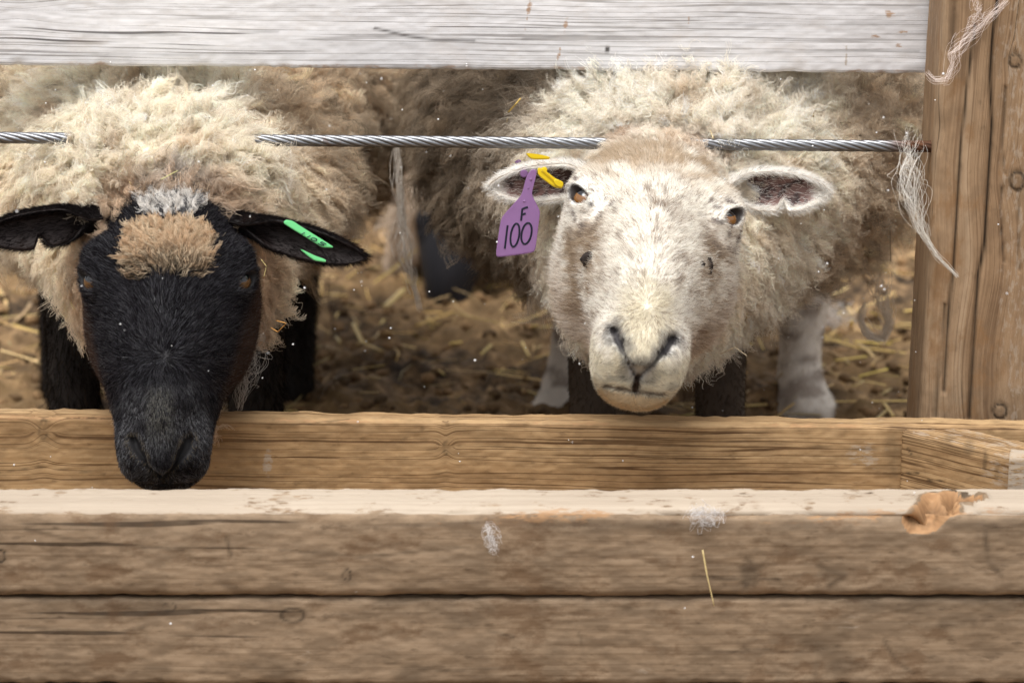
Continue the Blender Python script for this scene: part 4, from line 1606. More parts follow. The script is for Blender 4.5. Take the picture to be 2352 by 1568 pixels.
    # --- ears
    for sd, base, tip, wdir, width, cup, fold, notch, aw in (
            (-1, W(1370, 402, 3.000), W(1122, 430, 2.975), (.15, -.35, -1.0), .0300, 1.20, .016, None, 1.0),
            (1, W(1652, 428, 3.000), W(1904, 440, 2.975), (-.05, -.25, -1.0), .0305, 1.20, .009, (.60, .50, .035, 1), 1.0)):
        EV, EQ, EN, es, et, inner, fr = ear_mesh(hw, sd, base, tip, wdir, width, cup, droop=.0, notch=notch, fold=fold)
        g1, g2 = fbm(EV, 90, 51), fbm(EV, 220, 53, 2)
        ic = np.tile((.19, .11, .095), (len(EV), 1))
        ic = mixc(ic, (.045, .026, .024), sstep(.0, .25, g2 + .3 * g1))
        ic = mixc(ic, (.08, .05, .045), sstep(.55, .2, es))
        oc = np.tile((.78, .72, .65), (len(EV), 1))
        edge = sstep(.62, .95, np.abs(et) + .12 * g1) + sstep(.80, .95, es)
        cc = mixc(oc, ic, inner * (1 - np.clip(edge, 0, 1)))
        ear = mesh_obj('ear', EV, EQ, M['skin'], root, col=cc)
        wgt_e = np.where(inner > .5, .10 + .9 * np.clip(edge, 0, 1), 1.0)
        flo = np.tile(fr[0], (len(EV), 1)) + fr[1][None, :] * (et * .6)[:, None]

        def ecol(ref, P, oc=oc, et=et, es=es, inner=inner):
            t_ = at(et, ref)
            c = np.tile((.95, .92, .87), (len(P), 1))
            c = mixc(c, (.50, .36, .24), .5 * sstep(.2, .6, fbm(P, 60, 57)) * (1 - at(inner, ref)))
            dk = rg.random(len(P)) < .10
            c = np.where(dk[:, None], c * .4, c)
            return np.clip(c * rg.normal(1, .08, len(P))[:, None], .01, .97)
        pts, rad, hc = fur(EV, EQ, EN, wgt_e, int(9000 * DENS), flo, np.full(len(EV), .0075), .00020, ecol, rg, lift=.28, jitter=.22)
        strands_obj('ear_hair', pts, rad, hc, M['fibre'], ear)


finish_white(SW)

# ------------------------------------------------------------------ the black-faced sheep
black_head = Head(W(386, 652, 2.83), 27, -1.5, -3, 1.0, 'black')
hb = black_head
bw = [
    ('e', W(425, 205, 3.60), (.220, .48, .20)),
    ('e', W(405, 410, 3.25), (.195, .16, .125)),
    ('e', W(560, 200, 3.95), (.250, .38, .19)),
    ('e', W(365, 485, 3.03), (.104, .07, .062)),
    ('e', W(375, 455, 3.13), (.180, .10, .046)),
    ('c', hb.world(0, .010, -.120), .078, W(380, 490, 3.05), .088),
    ('c', hb.world(-.026, -.042, -.080), .036, hb.world(.026, -.042, -.080), .036),
    ('c', hb.world(0, .075, -.125), .080, hb.world(0, .19, -.115), .048),
]
bl = [
    (W(165, 640, 3.22), .032, np.array([W(165, 900, 3.22)[0], 3.22, 0.03]), .028),
    (W(590, 640, 3.25), .036, np.array([W(580, 900, 3.25)[0], 3.25, 0.03]), .030),
    (W(670, 600, 3.75), .036, np.array([W(675, 900, 3.75)[0], 3.75, 0.03]), .026),
    (W(150, 600, 3.75), .036, np.array([W(140, 900, 3.75)[0], 3.75, 0.03]), .026),
]
SB = build_sheep('sheep', black_head, bw, bl, 'black-faced sheep with its muzzle down in the trough', 'sheep feeding at the trough')


def black_wool_colour(P, head, rg):
    n1, n2 = fbm(P, 9, 121), fbm(P, 38, 123)
    lx, la, ln = head.local([P[:, 0], P[:, 1], P[:, 2]])
    m = len(P)
    c = np.tile((.88, .77, .61), (m, 1))
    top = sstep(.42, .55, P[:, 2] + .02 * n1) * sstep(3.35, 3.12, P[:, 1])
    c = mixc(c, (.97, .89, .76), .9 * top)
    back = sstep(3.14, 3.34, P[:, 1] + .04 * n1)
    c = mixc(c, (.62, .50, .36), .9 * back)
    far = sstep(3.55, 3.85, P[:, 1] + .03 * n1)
    c = mixc(c, (.40, .31, .22), .85 * far)  # shade on the far flank painted in as darker wool
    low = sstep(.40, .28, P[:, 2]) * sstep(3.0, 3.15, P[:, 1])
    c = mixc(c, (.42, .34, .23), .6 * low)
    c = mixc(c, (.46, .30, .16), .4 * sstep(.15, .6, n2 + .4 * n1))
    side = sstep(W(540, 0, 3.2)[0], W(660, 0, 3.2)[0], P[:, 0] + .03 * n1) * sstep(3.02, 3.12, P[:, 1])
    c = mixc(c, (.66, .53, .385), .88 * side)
    # rusty fringe round the black face
    dh = head.field(lx, la, ln)
    fr = sstep(.045, .008, dh) * sstep(3.06, 2.98, P[:, 1])
    c = mixc(c, (.56, .40, .27), .8 * fr)
    grey = np.exp(-(lx / .030) ** 2 - ((la + .005) / .016) ** 2) * sstep(.06, .02, dh)
    c = mixc(c, (.62, .61, .60), .8 * grey)
    return c


def finish_black(S):
    rg = np.random.default_rng(7)
    V, Q, N, root = S['V'], S['Q'], S['N'], S['root']
    lx, la, ln = S['lx'], S['la'], S['ln']
    ax = np.abs(lx)
    face = sstep(-.002, .010, S['dw'] - S['dh'])
    leg = sstep(.0, .012, np.minimum(S['dw'], S['dh']) - S['dl'])
    face = face * (1 - leg)
    wool = (1 - face) * (1 - leg)
    L3 = np.stack([lx, la, ln], 1)
    g1, g2 = fbm(L3, 40, 61), fbm(L3, 110, 63)
    fc = np.tile((.009, .008, .009), (len(V), 1))
    eyed = hb.eye_r(ax, la, ln)
    nost = hb.nostril(ax, la, ln)
    mouth = hb.mouth(ax, la, ln)
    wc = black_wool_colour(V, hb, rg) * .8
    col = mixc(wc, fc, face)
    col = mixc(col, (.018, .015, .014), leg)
    mesh_obj('body', V, Q, M['skin'], root, col=col)
    for sd in (-1, 1):
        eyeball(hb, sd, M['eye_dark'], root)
    X, A, Nn = hb.X, hb.A, hb.N
    sx = np.tanh(lx / .035)
    up = sstep(.27, .18, la)
    flow = (-A * .6)[None, :] * up[:, None] + X[None, :] * (sx * .6 + .22 * fbm(L3, 45, 193))[:, None] + (A * .8)[None, :] * (1 - up)[:, None] - Nn[None, :] * (sstep(.03, .06, ax) * .5)[:, None]
    length = np.full(len(V), .0070) + .006 * sstep(.05, .01, la)
    length *= 1 - .45 * sstep(.235, .275, la)
    wgt = face * sstep(.0088, .0102, eyed) * sstep(.0026, .0048, nost) * sstep(.0016, .0032, mouth)

    def fcol(ref, P):
        a, x, n = at(la, ref), at(lx, ref), at(ln, ref)
        k = len(P)
        Lp = np.stack([x, a, n], 1)
        q = fbm(Lp, 60, 65)
        c = np.tile((.017, .0150, .0175), (k, 1)) * (1 + .5 * q)[:, None]
        sh = rg.random(k) < .22
        c = np.where(sh[:, None], (.055, .052, .060), c)  # some hairs lighter blue-grey: the coat's sheen put into their colour
        edge = sstep(.045, .070, np.abs(x) + .008 * q) * sstep(-.02, -.05, n)
        c = mixc(c, (.085, .050, .035), .8 * edge)
        grey = sstep(.235, .275, a + .02 * q) * (rg.random(k) < .40) * sstep(-.3, .3, q + .1)
        c = mixc(c, (.26, .26, .27), .85 * grey)
        pale = sstep(.018, .006, np.abs(x)) * sstep(.245, .262, a) * sstep(.31, .28, a) * (rg.random(k) < .5)
        c = mixc(c, (.30, .29, .25), .7 * pale)
        wh = rg.random(k) < .003
        c = np.where(wh[:, None], .25, c)
        nd_ = hb.nostril(np.abs(x), a, n)
        c = mixc(c, (.22, .17, .10), .7 * sstep(.0065, .004, nd_) * (rg.random(k) < .5))
        td = np.exp(-(hb.path_dist(np.abs(x), a, n, np.array([[.058, .135, -.020], [.052, .160, -.030]])) / .006) ** 2)
        c = mixc(c, (.20, .20, .24), .55 * td)
        return np.clip(c * rg.normal(1, .25, k)[:, None], .003, .9)
    pts, rad, hc = fur(V, Q, N, wgt, int(90000 * DENS), flow, length, .00021, fcol, rg, lift=.25, jitter=.20)
    strands_obj('face_hair', pts, rad, hc * .80, M['fibre'], root)
    # glossy guard hairs
    pts, rad, hc = fur(V, Q, N, wgt, int(26000 * DENS), flow, length * 1.1, .00020, lambda ref, P: np.tile((.014, .014, .018), (len(P), 1)), rg, lift=.16, jitter=.14)
    strands_obj('guard_hair', pts, rad, hc, M['hair'], root)
    # --- legs
    fl = np.tile((0, 0, -1.0), (len(V), 1))

    def lcol(ref, P):
        c = np.tile((.020, .016, .014), (len(P), 1)) * (1 + .5 * fbm(P, 40, 67))[:, None]
        br = rg.random(len(P)) < .12
        c = np.where(br[:, None], (.07, .05, .035), c)
        return np.clip(c * rg.normal(1, .25, len(P))[:, None], .003, .9)
    pts, rad, hc = fur(V, Q, N, leg * (V[:, 2] < .40), int(16000 * DENS), fl, np.full(len(V), .014), .0003, lcol, rg, lift=.25, jitter=.25)
    strands_obj('leg_hair', pts, rad, hc * .8, M['fibre'], root)
    # --- topknot on the brow
    kn = fbm(L3, 60, 71)
    kw = face * sstep(.058, .078, la + .014 * kn) * sstep(.138, .112, la + .012 * kn + .25 * ax) * sstep(.044, .030, ax + .010 * kn) * (ln > -.05)
    P, Np, ref = scatter(V, N, Q, kw, int(14000 * DENS), rg)
    a_, x_ = at(la, ref), at(lx, ref)
    fl_ = X[None, :] * (x_ * 10)[:, None] + A[None, :] * ((a_ - .10) * 14)[:, None] - A[None, :] * .45
    pts, own, ci = locks(P, Np, fl_, np.full(len(P), .0165), rg, int(1000 * DENS), k=8, clump=.80, lift=.27, curl=.0022, turns=1.2, frizz=.0006, droop=.05, jitter=.18)
    gc = mixc(np.tile((.62, .43, .27), (len(ci), 1)), (.80, .66, .48), rg.random(len(ci)))
    hc = gc[own][:, None, :] * np.linspace(.35, 1.05, 8)[None, :, None] * rg.normal(1, .10, (len(P), 1, 1))
    low = sstep(.098, .122, a_)[:, None, None]
    hc = hc * (1 - .75 * low * (rg.random((len(P), 1, 1)) < .6))
    strands_obj('topknot', pts, np.linspace(.00024, .00012, 8)[None, :], np.clip(hc, .01, .93), M['fibre'], root)
    # --- pale grey tuft at the top of the head
    kw = sstep(.012, .022, la) * sstep(.050, .036, la + .006 * kn) * sstep(.030, .018, ax + .006 * kn) * (ln > -.05) * face
    P, Np, ref = scatter(V, N, Q, kw + 1e-12, int(4200 * DENS), rg)
    pts, own, ci = locks(P, Np, X[None, :] * (at(lx, ref) * 12)[:, None] - A[None, :] * .5, np.full(len(P), .016), rg, int(330 * DENS), k=8, clump=.75, lift=.28, curl=.0022, turns=1.3, frizz=.0007, droop=.05, jitter=.22)
    gc = mixc(np.tile((.80, .77, .73), (len(ci), 1)), (.10, .10, .11), (rg.random(len(ci)) < .35) * .9)
    strands_obj('crown_tuft', pts, np.linspace(.00022, .00012, 8)[None, :], np.clip(gc[own] * rg.normal(1, .1, (len(P), 1)), .01, .95), M['fibre'], root)
    # --- fleece: neck and cheeks, then shaggy flanks
    flank = sstep(3.12, 3.24, V[:, 1] + .03 * fbm(V, 12, 183))
    front = sstep(.15, -.35, N[:, 1])
    for lot in (0, 1):
        if lot == 0:
            wt = wool * (1 - flank) * front
            cnt, ncl = int(115000 * DENS), int(12000 * DENS)
        else:
            wt = wool * flank * (.15 + .85 * sstep(4.1, 3.5, V[:, 1])) * front
            cnt, ncl = int(90000 * DENS), int(6500 * DENS)
        P, Np, ref = scatter(V, N, Q, wt + 1e-9, cnt, rg)
        c0 = W(385, 420, 3.3)
        d = nrm((P - c0) * np.array([1, .2, .6]))
        up_ = sstep(.46, .54, P[:, 2]) * sstep(3.35, 3.2, P[:, 1])
        dh = at(S['dh'], ref)
        fr = sstep(.03, .0, dh)
        plx, pla = at(lx, ref), at(la, ref)
        crown = fr * sstep(.05, .02, pla)
        flow = d * .9 + np.array([.25, .2, -.75]) * (1 - up_)[:, None] + np.array([0, .35, .25]) * up_[:, None]
        flow = flow + crown[:, None] * (np.array([0, .4, 1.2])[None, :] + X[None, :] * (plx * 10)[:, None])
        if lot == 0:
            Lg = .019 + .010 * up_ - .004 * fr * (1 - crown) + .010 * crown
            pts, own, ci = locks(P, Np, flow, Lg, rg, ncl, k=12, clump=.72, lift=np.clip(.21 + .15 * up_ + .18 * crown, 0, .8), curl=.0025, turns=2.0, frizz=.0008, droop=.22, jitter=.19, big_n=int(1300 * DENS), big_pull=.22)
            sd_ = .14
        else:
            pts, own, ci = locks(P, Np, flow, .030 + .008 * up_, rg, ncl, k=12, clump=.80, lift=.20 + .12 * up_, curl=.0050, turns=1.6, frizz=.0010, droop=.28, jitter=.24, big_n=int(900 * DENS), big_pull=.22)
            sd_ = .26
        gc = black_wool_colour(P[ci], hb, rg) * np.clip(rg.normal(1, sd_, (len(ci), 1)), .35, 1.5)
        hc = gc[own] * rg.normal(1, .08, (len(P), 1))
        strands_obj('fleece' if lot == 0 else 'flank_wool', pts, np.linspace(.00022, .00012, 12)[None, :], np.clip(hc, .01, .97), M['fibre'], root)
    # --- ears
    for sd, base, tip, wdir, width, cup, fold, notch in (
            (-1, W(225, 500, 2.90), W(-45, 540, 2.86), (.10, -.30, -1.0), .0270, 1.0, .012, (.52, .62, .045, 1)),
            (1, W(545, 508, 2.90), W(842, 592, 2.86), (-.10, -.30, -1.0), .0225, 1.0, .010, None)):
        EV, EQ, EN, es, et, inner, frm = ear_mesh(hb, sd, base, tip, wdir, width, cup, notch=notch, fold=fold)
        cc = np.tile((.014, .011, .011), (len(EV), 1))
        cc = mixc(cc, (.012, .006, .005), inner)
        ear = mesh_obj('ear', EV, EQ, M['skin'], root, col=cc)
        flo = np.tile(frm[0], (len(EV), 1)) + frm[1][None, :] * (et * .5)[:, None]

        def ecol(ref, P):
            c = np.tile((.016, .013, .013), (len(P), 1))
            c = mixc(c, (.045, .028, .024), .7 * sstep(.1, .5, fbm(P, 50, 87)))
            return np.clip(c * rg.normal(1, .25, len(P))[:, None], .003, .9)
        wg = np.where(inner > .5, .25, 1.0)
        pts, rad, hc = fur(EV, EQ, EN, wg, int(9000 * DENS), flo, np.full(len(EV), .0065), .0002, ecol, rg, lift=.25, jitter=.22)
        strands_obj('ear_hair', pts, rad, hc * .8, M['fibre'], ear)


finish_black(SB)


# ------------------------------------------------------------------ a third sheep, black-faced, grazing farther back
def far_sheep():
    rg = np.random.default_rng(19)
    hd = Head(W(1040, 530, 4.42), 12, 6, 12, .70, 'black')
    fw = [
        ('e', W(1230, 270, 5.05), (.22, .42, .20)),
        ('c', hd.world(0, .0, -.10), .085, W(1130, 400, 4.62), .10),
        ('c', W(1130, 400, 4.62), .10, W(1230, 320, 4.85), .15),
        ('c', W(958, 470, 4.62), .030, W(945, 560, 4.60), .022),
    ]
    fl = [(W(1090, 450, 4.75), .035, np.array([W(1090, 600, 4.75)[0], 4.75, .02]), .028), (W(1260, 450, 4.85), .035, np.array([W(1260, 600, 4.85)[0], 4.85, .02]), .028)]
    S = build_sheep('sheep', hd, fw, fl, 'distant blurred sheep with its black head lowered to the ground between the two', 'sheep in the pen', fine=.007, coarse=.025)
    V, Q, N, root = S['V'], S['Q'], S['N'], S['root']
    face = sstep(-.002, .012, S['dw'] - S['dh'])
    leg = sstep(.0, .012, np.minimum(S['dw'], S['dh']) - S['dl'])
    col = mixc(np.tile((.62, .52, .42), (len(V), 1)), (.010, .009, .012), np.clip(face + leg, 0, 1))
    mesh_obj('body', V, Q, M['skin'], root, col=col)
    wool = (1 - face) * (1 - leg)
    P, Np, ref = scatter(V, N, Q, wool * sstep(.3, -.3, N[:, 1]) + 1e-9, 9000, rg)
    pts, own, ci = locks(P, Np, np.tile((0, .2, -1.0), (len(P), 1)), np.full(len(P), .04), rg, 900, k=7, clump=.6, lift=.4, curl=.005, turns=1.5, frizz=.002)
    strands_obj('fleece', pts, np.linspace(.0008, .0004, 7)[None, :], np.clip(np.tile((.66, .55, .44), (len(P), 1)) * rg.normal(1, .15, (len(P), 1)), .01, .9), M['fibre'], root)


far_sheep()


# ------------------------------------------------------------------ ear tags
def slab(name, outline, thick, mat, parent, nrm_dir, bevel=.0004):
    """flat plastic piece: outline is a list of world points lying on one surface; thickness along nrm_dir"""
    P = np.array(outline)
    n = len(P)
    nd = nrm(nrm_dir)
    c = P.mean(0)
    ins = c + (P - c) * (1 - bevel / max(1e-4, np.linalg.norm(P - c, axis=1).mean()) * 2)
    V = np.concatenate([ins + nd * thick / 2, P + nd * (thick / 2 - bevel), P - nd * (thick / 2 - bevel), ins - nd * thick / 2])
    F = [tuple(range(n)), tuple(range(4 * n - 1, 3 * n - 1, -1))]
    for r in range(3):
        for i in range(n):
            j = (i + 1) % n
            F.append((r * n + i, (r + 1) * n + i, (r + 1) * n + j, r * n + j))
    o = mesh_obj(name, V, F, mat, parent, smooth=False)
    me = o.data
    me.calc_loop_triangles()
    f0 = me.polygons[0]
    if np.dot(np.array(f0.normal), nd) < 0:
        me.flip_normals()
    return o


def strokes(name, lines, half, lift, mat, parent, nd):
    """pen strokes lying on a flat piece"""
    V, F = [], []
    nd = nrm(nd)
    for ln in lines:
        ln = np.asarray(ln)
        tg = nrm(np.gradient(ln, axis=0))
        sd = nrm(np.cross(tg, nd))
        b = len(V)
        for p, s_ in zip(ln, sd):
            for q, h in ((-1, 0), (-.7, 1), (.7, 1), (1, 0)):
                V.append(p + s_ * half * q + nd * (lift + .00012 * h))
        for i in range(len(ln) - 1):
            for k in range(3):
                F.append((b + i * 4 + k, b + i * 4 + k + 1, b + i * 4 + k + 5, b + i * 4 + k + 4))
    return mesh_obj(name, np.array(V), F, mat, parent)


def dens(pts, step=4):
    pts = np.asarray(pts, float)
    out = [pts[0]]
    for p, q in zip(pts[:-1], pts[1:]):
        n = max(1, int(np.linalg.norm(q - p) / step))
        for k in range(1, n + 1):
            out.append(p + (q - p) * k / n)
    return np.array(out)


def oval(cx, cy, rx, ry, tilt, n=28):
    t_ = np.linspace(0, 2 * math.pi, n + 1)
    x, y = rx * np.cos(t_), ry * np.sin(t_)
    c, s_ = math.cos(tilt), math.sin(tilt)
    return np.stack([cx + c * x - s_ * y, cy + s_ * x + c * y], 1)


def round_poly(pts, it=2):
    pts = np.asarray(pts, float)
    for _ in range(it):
        q = .82 * pts + .18 * np.roll(pts, -1, 0)
        r = .18 * pts + .82 * np.roll(pts, -1, 0)
        pts = np.stack([q, r], 1).reshape(-1, 2)
    return pts


M['purple'] = mat_plain('purple_plastic', (.235, .12, .275), .42, 60, .10, .4, .1)
M['yellow'] = mat_plain('yellow_plastic', (.80, .58, .015), .38, 60, .08, .4, .1)
M['green'] = mat_plain('green_plastic', (.20, .80, .32), .35, 60, .06, .4, .1)
M['ink'] = mat_plain('black_ink', (.006, .007, .02), .6)


def build_tags():
    k = lambda x, y: ((1150 + x / 4.9) * .9408, (330 + y / 4.9) * .9408)

    def onto(u, v, y0=2.948, lean=.00006):
        return W(u, v, y0 - (v - 400) * lean)
    root = empty('ear_tag', tuple(W(1222, 400, 2.95)))
    tag(root, 'purple ear tag marked F 100 hanging from the pale-faced sheep', 'ear tag', 'ear tags')
    ol = [(695, 440), (735, 405), (778, 415), (788, 450), (728, 680), (735, 730), (825, 905), (822, 965), (772, 1365), (735, 1408), (335, 1460), (293, 1438), (350, 1040), (380, 962), (580, 745), (612, 690), (655, 520)]
    pts = round_poly([k(*p) for p in ol])
    W3 = [onto(*p) for p in pts]
    nd = nrm(B_ + np.array([.10, 0, 0]))
    slab('panel', W3, .0018, M['purple'], root, nd)
    L = [dens([(612, 880), (597, 1024)]), dens([(612, 884), (640, 872), (678, 860)]), dens([(603, 952), (652, 936)]),
         dens([(436, 1078), (420, 1210), (402, 1358)]), oval(524, 1196, 50, 140, .16), oval(662, 1176, 58, 128, .20)]
    strokes('lettering', [[onto(*k(*p)) for p in l] for l in L], .00105, .00125, M['ink'], root, nd)
    for (cx, cy), r in (((712, 530), 17), ((685, 630), 10), ((635, 790), 14)):
        ring = [onto(*k(*p)) for p in oval(cx, cy, r, r, 0, 16)[:-1]]
        slab('rivet', [p + nd * .0012 for p in ring], .0012, M['purple'], root, nd)
    # stud through the ear
    ring = [W(*k(*p), 2.960) for p in oval(632, 462, 46, 46, 0, 20)[:-1]]
    slab('stud', ring, .006, M['purple'], root, nd)
    ring = [W(*k(*p), 2.992) for p in round_poly([(520, 320), (560, 292), (600, 300), (590, 330), (540, 345)])]
    slab('button', ring, .004, M['purple'], root, nd)

    y = empty('ear_tag', tuple(W(1240, 420, 2.95)))
    tag(y, 'narrow yellow ear tag looped over the same ear as the purple one', 'ear tag', 'ear tags')
    ol = [(795, 392), (865, 402), (905, 440), (1020, 530), (1098, 560), (1106, 605), (1086, 636), (1005, 626), (960, 600), (800, 478)]
    slab('strip', [W(*p, 2.940) for p in round_poly([k(*p) for p in ol], 1)], .0030, M['yellow'], y, nrm(B_ + np.array([0, 0, .3])))
    ol = [(985, 545), (1030, 530), (1102, 568), (1105, 604), (1086, 632), (1040, 622), (1000, 590)]
    slab('clasp', [W(*p, 2.9365) for p in round_poly([k(*p) for p in ol], 1)], .0040, M['yellow'], y, nrm(B_ + np.array([0, 0, .3])))
    ol = [(835, 430), (860, 424), (1000, 540), (985, 560)]
    slab('groove_shade', [W(*p, 2.9382) for p in [k(*p) for p in ol]], .0006, mat_plain('yellow_shade_plastic', (.55, .36, .01), .45), y, nrm(B_ + np.array([0, 0, .3])))  # darker yellow strip laid on top, painting the shade of a groove
    ol = [(655, 220), (735, 226), (860, 244), (945, 268), (932, 286), (725, 286), (690, 258)]
    slab('upper_strip', [W(*p, 2.955) for p in round_poly([k(*p) for p in ol], 1)], .0022, M['yellow'], y, nrm(B_ + np.array([0, 0, 1.2])))
    ring = [W(*k(*p), 2.948) for p in oval(872, 418, 36, 36, 0, 16)[:-1]]
    slab('stud', ring, .008, M['yellow'], y, nd)

    g = lambda x, y_: ((600 + x / 6.534) * .9408, (480 + y_ / 6.534) * .9408)
    gr = empty('ear_tag', tuple(W(690, 540, 2.86)))
    tag(gr, 'bright green ear tag on the black-faced sheep', 'ear tag', 'ear tags')
    gnd = nrm(B_ + np.array([.2, 0, .9]))
    ol = [(603, 405), (640, 375), (740, 386), (860, 468), (1395, 800), (1385, 812), (1222, 806), (1130, 748), (620, 438)]
    slab('panel', [W(*p, 2.855) for p in round_poly([g(*p) for p in ol], 1)], .0018, M['green'], gr, gnd)
    ol = [(870, 842), (905, 852), (1000, 900), (1110, 950), (1275, 1008), (1278, 1034), (1260, 1042), (1100, 1018), (1000, 950)]
    slab('back_piece', [W(*p, 2.838) for p in round_poly([g(*p) for p in ol], 1)], .0018, M['green'], gr, gnd)
    # digits seen almost edge on
    ax_, ay_ = np.array((1250 - 900, 745 - 556.0)), np.array((58, -26.0))
    o_ = np.array((905, 590.0))
    pl = lambda a, b: o_ + ax_ * a + ay_ * (b - .5)
    L = [dens([pl(.02, 0), pl(.02, 1)]), dens([pl(.28, 0), pl(.28, 1)]),
         np.array([pl(.52 + .10 * math.cos(q), .5 + .5 * math.sin(q)) for q in np.linspace(0, 2 * math.pi, 20)]),
         dens([pl(1.0, 1), pl(.80, 1), pl(.80, .55), pl(.95, .55), pl(1.0, .3), pl(.95, 0), pl(.78, 0)])]
    strokes('lettering', [[W(*g(*p), 2.8535) for p in l] for l in L], .00060, .0006, M['ink'], gr, gnd)


build_tags()


# ------------------------------------------------------------------ straw
def straw_mesh(paths, widths, cols, flat=.45):
    V, F, C = [], [], []
    for p, w, c in zip(paths, widths, cols):
        p = np.asarray(p)
        tg = nrm(np.gradient(p, axis=0))
        up = np.array([0, 0, 1.0])
        sd = nrm(np.cross(tg, up) + 1e-6)
        u2 = np.cross(sd, tg)
        b = len(V)
        for i in range(len(p)):
            for q in ((-1, 0), (0, flat), (1, 0), (0, -flat)):
                V.append(p[i] + sd[i] * w * q[0] + u2[i] * w * q[1])
                C.append(c)
        n = len(p)
        for i in range(n - 1):
            for k_ in range(4):
                j = (k_ + 1) % 4
                F.append((b + i * 4 + k_, b + i * 4 + j, b + (i + 1) * 4 + j, b + (i + 1) * 4 + k_))
        F.append((b + 3, b + 2, b + 1, b))
        e = b + (n - 1) * 4
        F.append((e, e + 1, e + 2, e + 3))
    return np.array(V), np.array(F), np.array(C)


def mat_straw():
    t = NT('straw')
    nz = t.noise(t.coord(), 300, 3)
    c = t.mix(.6, t.attr('col'), t.mix(nz, (.5, .48, .45), (1.3, 1.3, 1.25)), 'MULTIPLY')
    t.bsdf(c, .45, nz, .2, .0005, .4)
    return t.m


M['straw'] = mat_straw()


def ground_z(x, y):
    P = np.array([[x, y, 0.0]])
    return float(.018 * fbm(P, 14, 201, 2)[0] + .016 * abs(fbm(P, 36, 203, 2)[0]) + .035 * fbm(P, 1.7, 209, 2)[0])


def litter():
    rg = np.random.default_rng(23)
    n = 4200
    y = 3.1 + 3.6 * rg.random(n) ** 1.0
    x = (rg.random(n) * 2 - 1) * (.30 * y) + .04
    P = np.stack([x, y, np.zeros(n)], 1)
    gz = .018 * fbm(P, 14, 201, 2) + .016 * np.abs(fbm(P, 36, 203, 2)) + .035 * fbm(P, 1.7, 209, 2)
    patch = fbm(P, 2.2, 211, 2)
    keep = rg.random(n) < .35 + .9 * sstep(-.3, .4, patch) * (.4 + .6 * sstep(3.8, 4.8, y))
    paths, wd, cl = [], [], []
    for i in np.nonzero(keep)[0]:
        L = rg.uniform(.012, .060) if rg.random() < .8 else rg.uniform(.06, .16)
        a = rg.uniform(0, math.pi)
        d = np.array([math.cos(a), math.sin(a), rg.normal(0, .22)])
        s_ = np.linspace(-.5, .5, 4)
        bend = np.array([-d[1], d[0], rg.normal(0, .3)]) * rg.normal(0, .12)
        c = np.array([x[i], y[i], gz[i] + .006 + rg.uniform(0, .010)])
        paths.append(c + np.outer(s_, d) * L + np.outer(s_ ** 2 * 4, bend) * L * .5)
        wd.append(rg.uniform(.0010, .0030))
        cl.append(np.array((.74, .52, .21)) * rg.uniform(.40, 1.25) * np.array([1, rg.uniform(.92, 1.1), rg.uniform(.7, 1.3)]))
    V, F, C = straw_mesh(paths, wd, cl)
    tag(mesh_obj('straw_litter', V, F, M['straw'], col=np.clip(C, 0, .9), smooth=False), 'short bits of yellow straw strewn over the brown ground', 'straw', kind='stuff')
    # clods of dung and earth
    n = 2600
    y = 3.3 + 2.2 * rg.random(n) ** 1.3
    x = (rg.random(n) * 2 - 1) * (.26 * y) + .04
    P = np.stack([x, y, np.zeros(n)], 1)
    gz = .018 * fbm(P, 14, 201, 2) + .016 * np.abs(fbm(P, 36, 203, 2)) + .035 * fbm(P, 1.7, 209, 2)
    ph = (1 + 5 ** .5) / 2
    ico = nrm(np.array([(-1, ph, 0), (1, ph, 0), (-1, -ph, 0), (1, -ph, 0), (0, -1, ph), (0, 1, ph), (0, -1, -ph), (0, 1, -ph), (ph, 0, -1), (ph, 0, 1), (-ph, 0, -1), (-ph, 0, 1)]))
    fi = np.array([(0, 11, 5), (0, 5, 1), (0, 1, 7), (0, 7, 10), (0, 10, 11), (1, 5, 9), (5, 11, 4), (11, 10, 2), (10, 7, 6), (7, 1, 8), (3, 9, 4), (3, 4, 2), (3, 2, 6), (3, 6, 8), (3, 8, 9), (4, 9, 5), (2, 4, 11), (6, 2, 10), (8, 6, 7), (9, 8, 1)])
    sz = rg.uniform(.004, .013, n)
    V = (np.stack([x, y, gz + .004], 1)[:, None, :] + ico[None] * sz[:, None, None] * rg.uniform(.6, 1.35, (n, 12, 1)) * np.array([1, 1, .7])).reshape(-1, 3)
    F = (fi[None] + (np.arange(n) * 12)[:, None, None]).reshape(-1, 3)
    C = np.repeat(np.array((.16, .098, .048))[None] * rg.uniform(.5, 1.7, (n, 1)), 12, 0)
    t = NT('earth_clod')
    t.bsdf(t.attr('col'), .85, t.noise(t.coord(), 400, 3), .4, .002, .2)
    tag(mesh_obj('dung_clods', V, F, t.m, col=C), 'crumbled brown clods of dung and earth on the ground', 'clods', kind='stuff')


litter()


def straw_piece(label, pts, width, colour, cat='straw', name='straw_stalk', sub=6):
    """one stalk through the given world points"""
    P = np.array(pts, float)
    q = [P[0]]
    for a, b in zip(P[:-1], P[1:]):
        for k_ in range(1, sub + 1):
            q.append(a + (b - a) * k_ / sub)
    V, F, C = straw_mesh([np.array(q)], [width], [colour])
    o = mesh_obj(name, V, F, M['straw'], col=C, smooth=False)
    return tag(o, label, cat, 'loose straws')


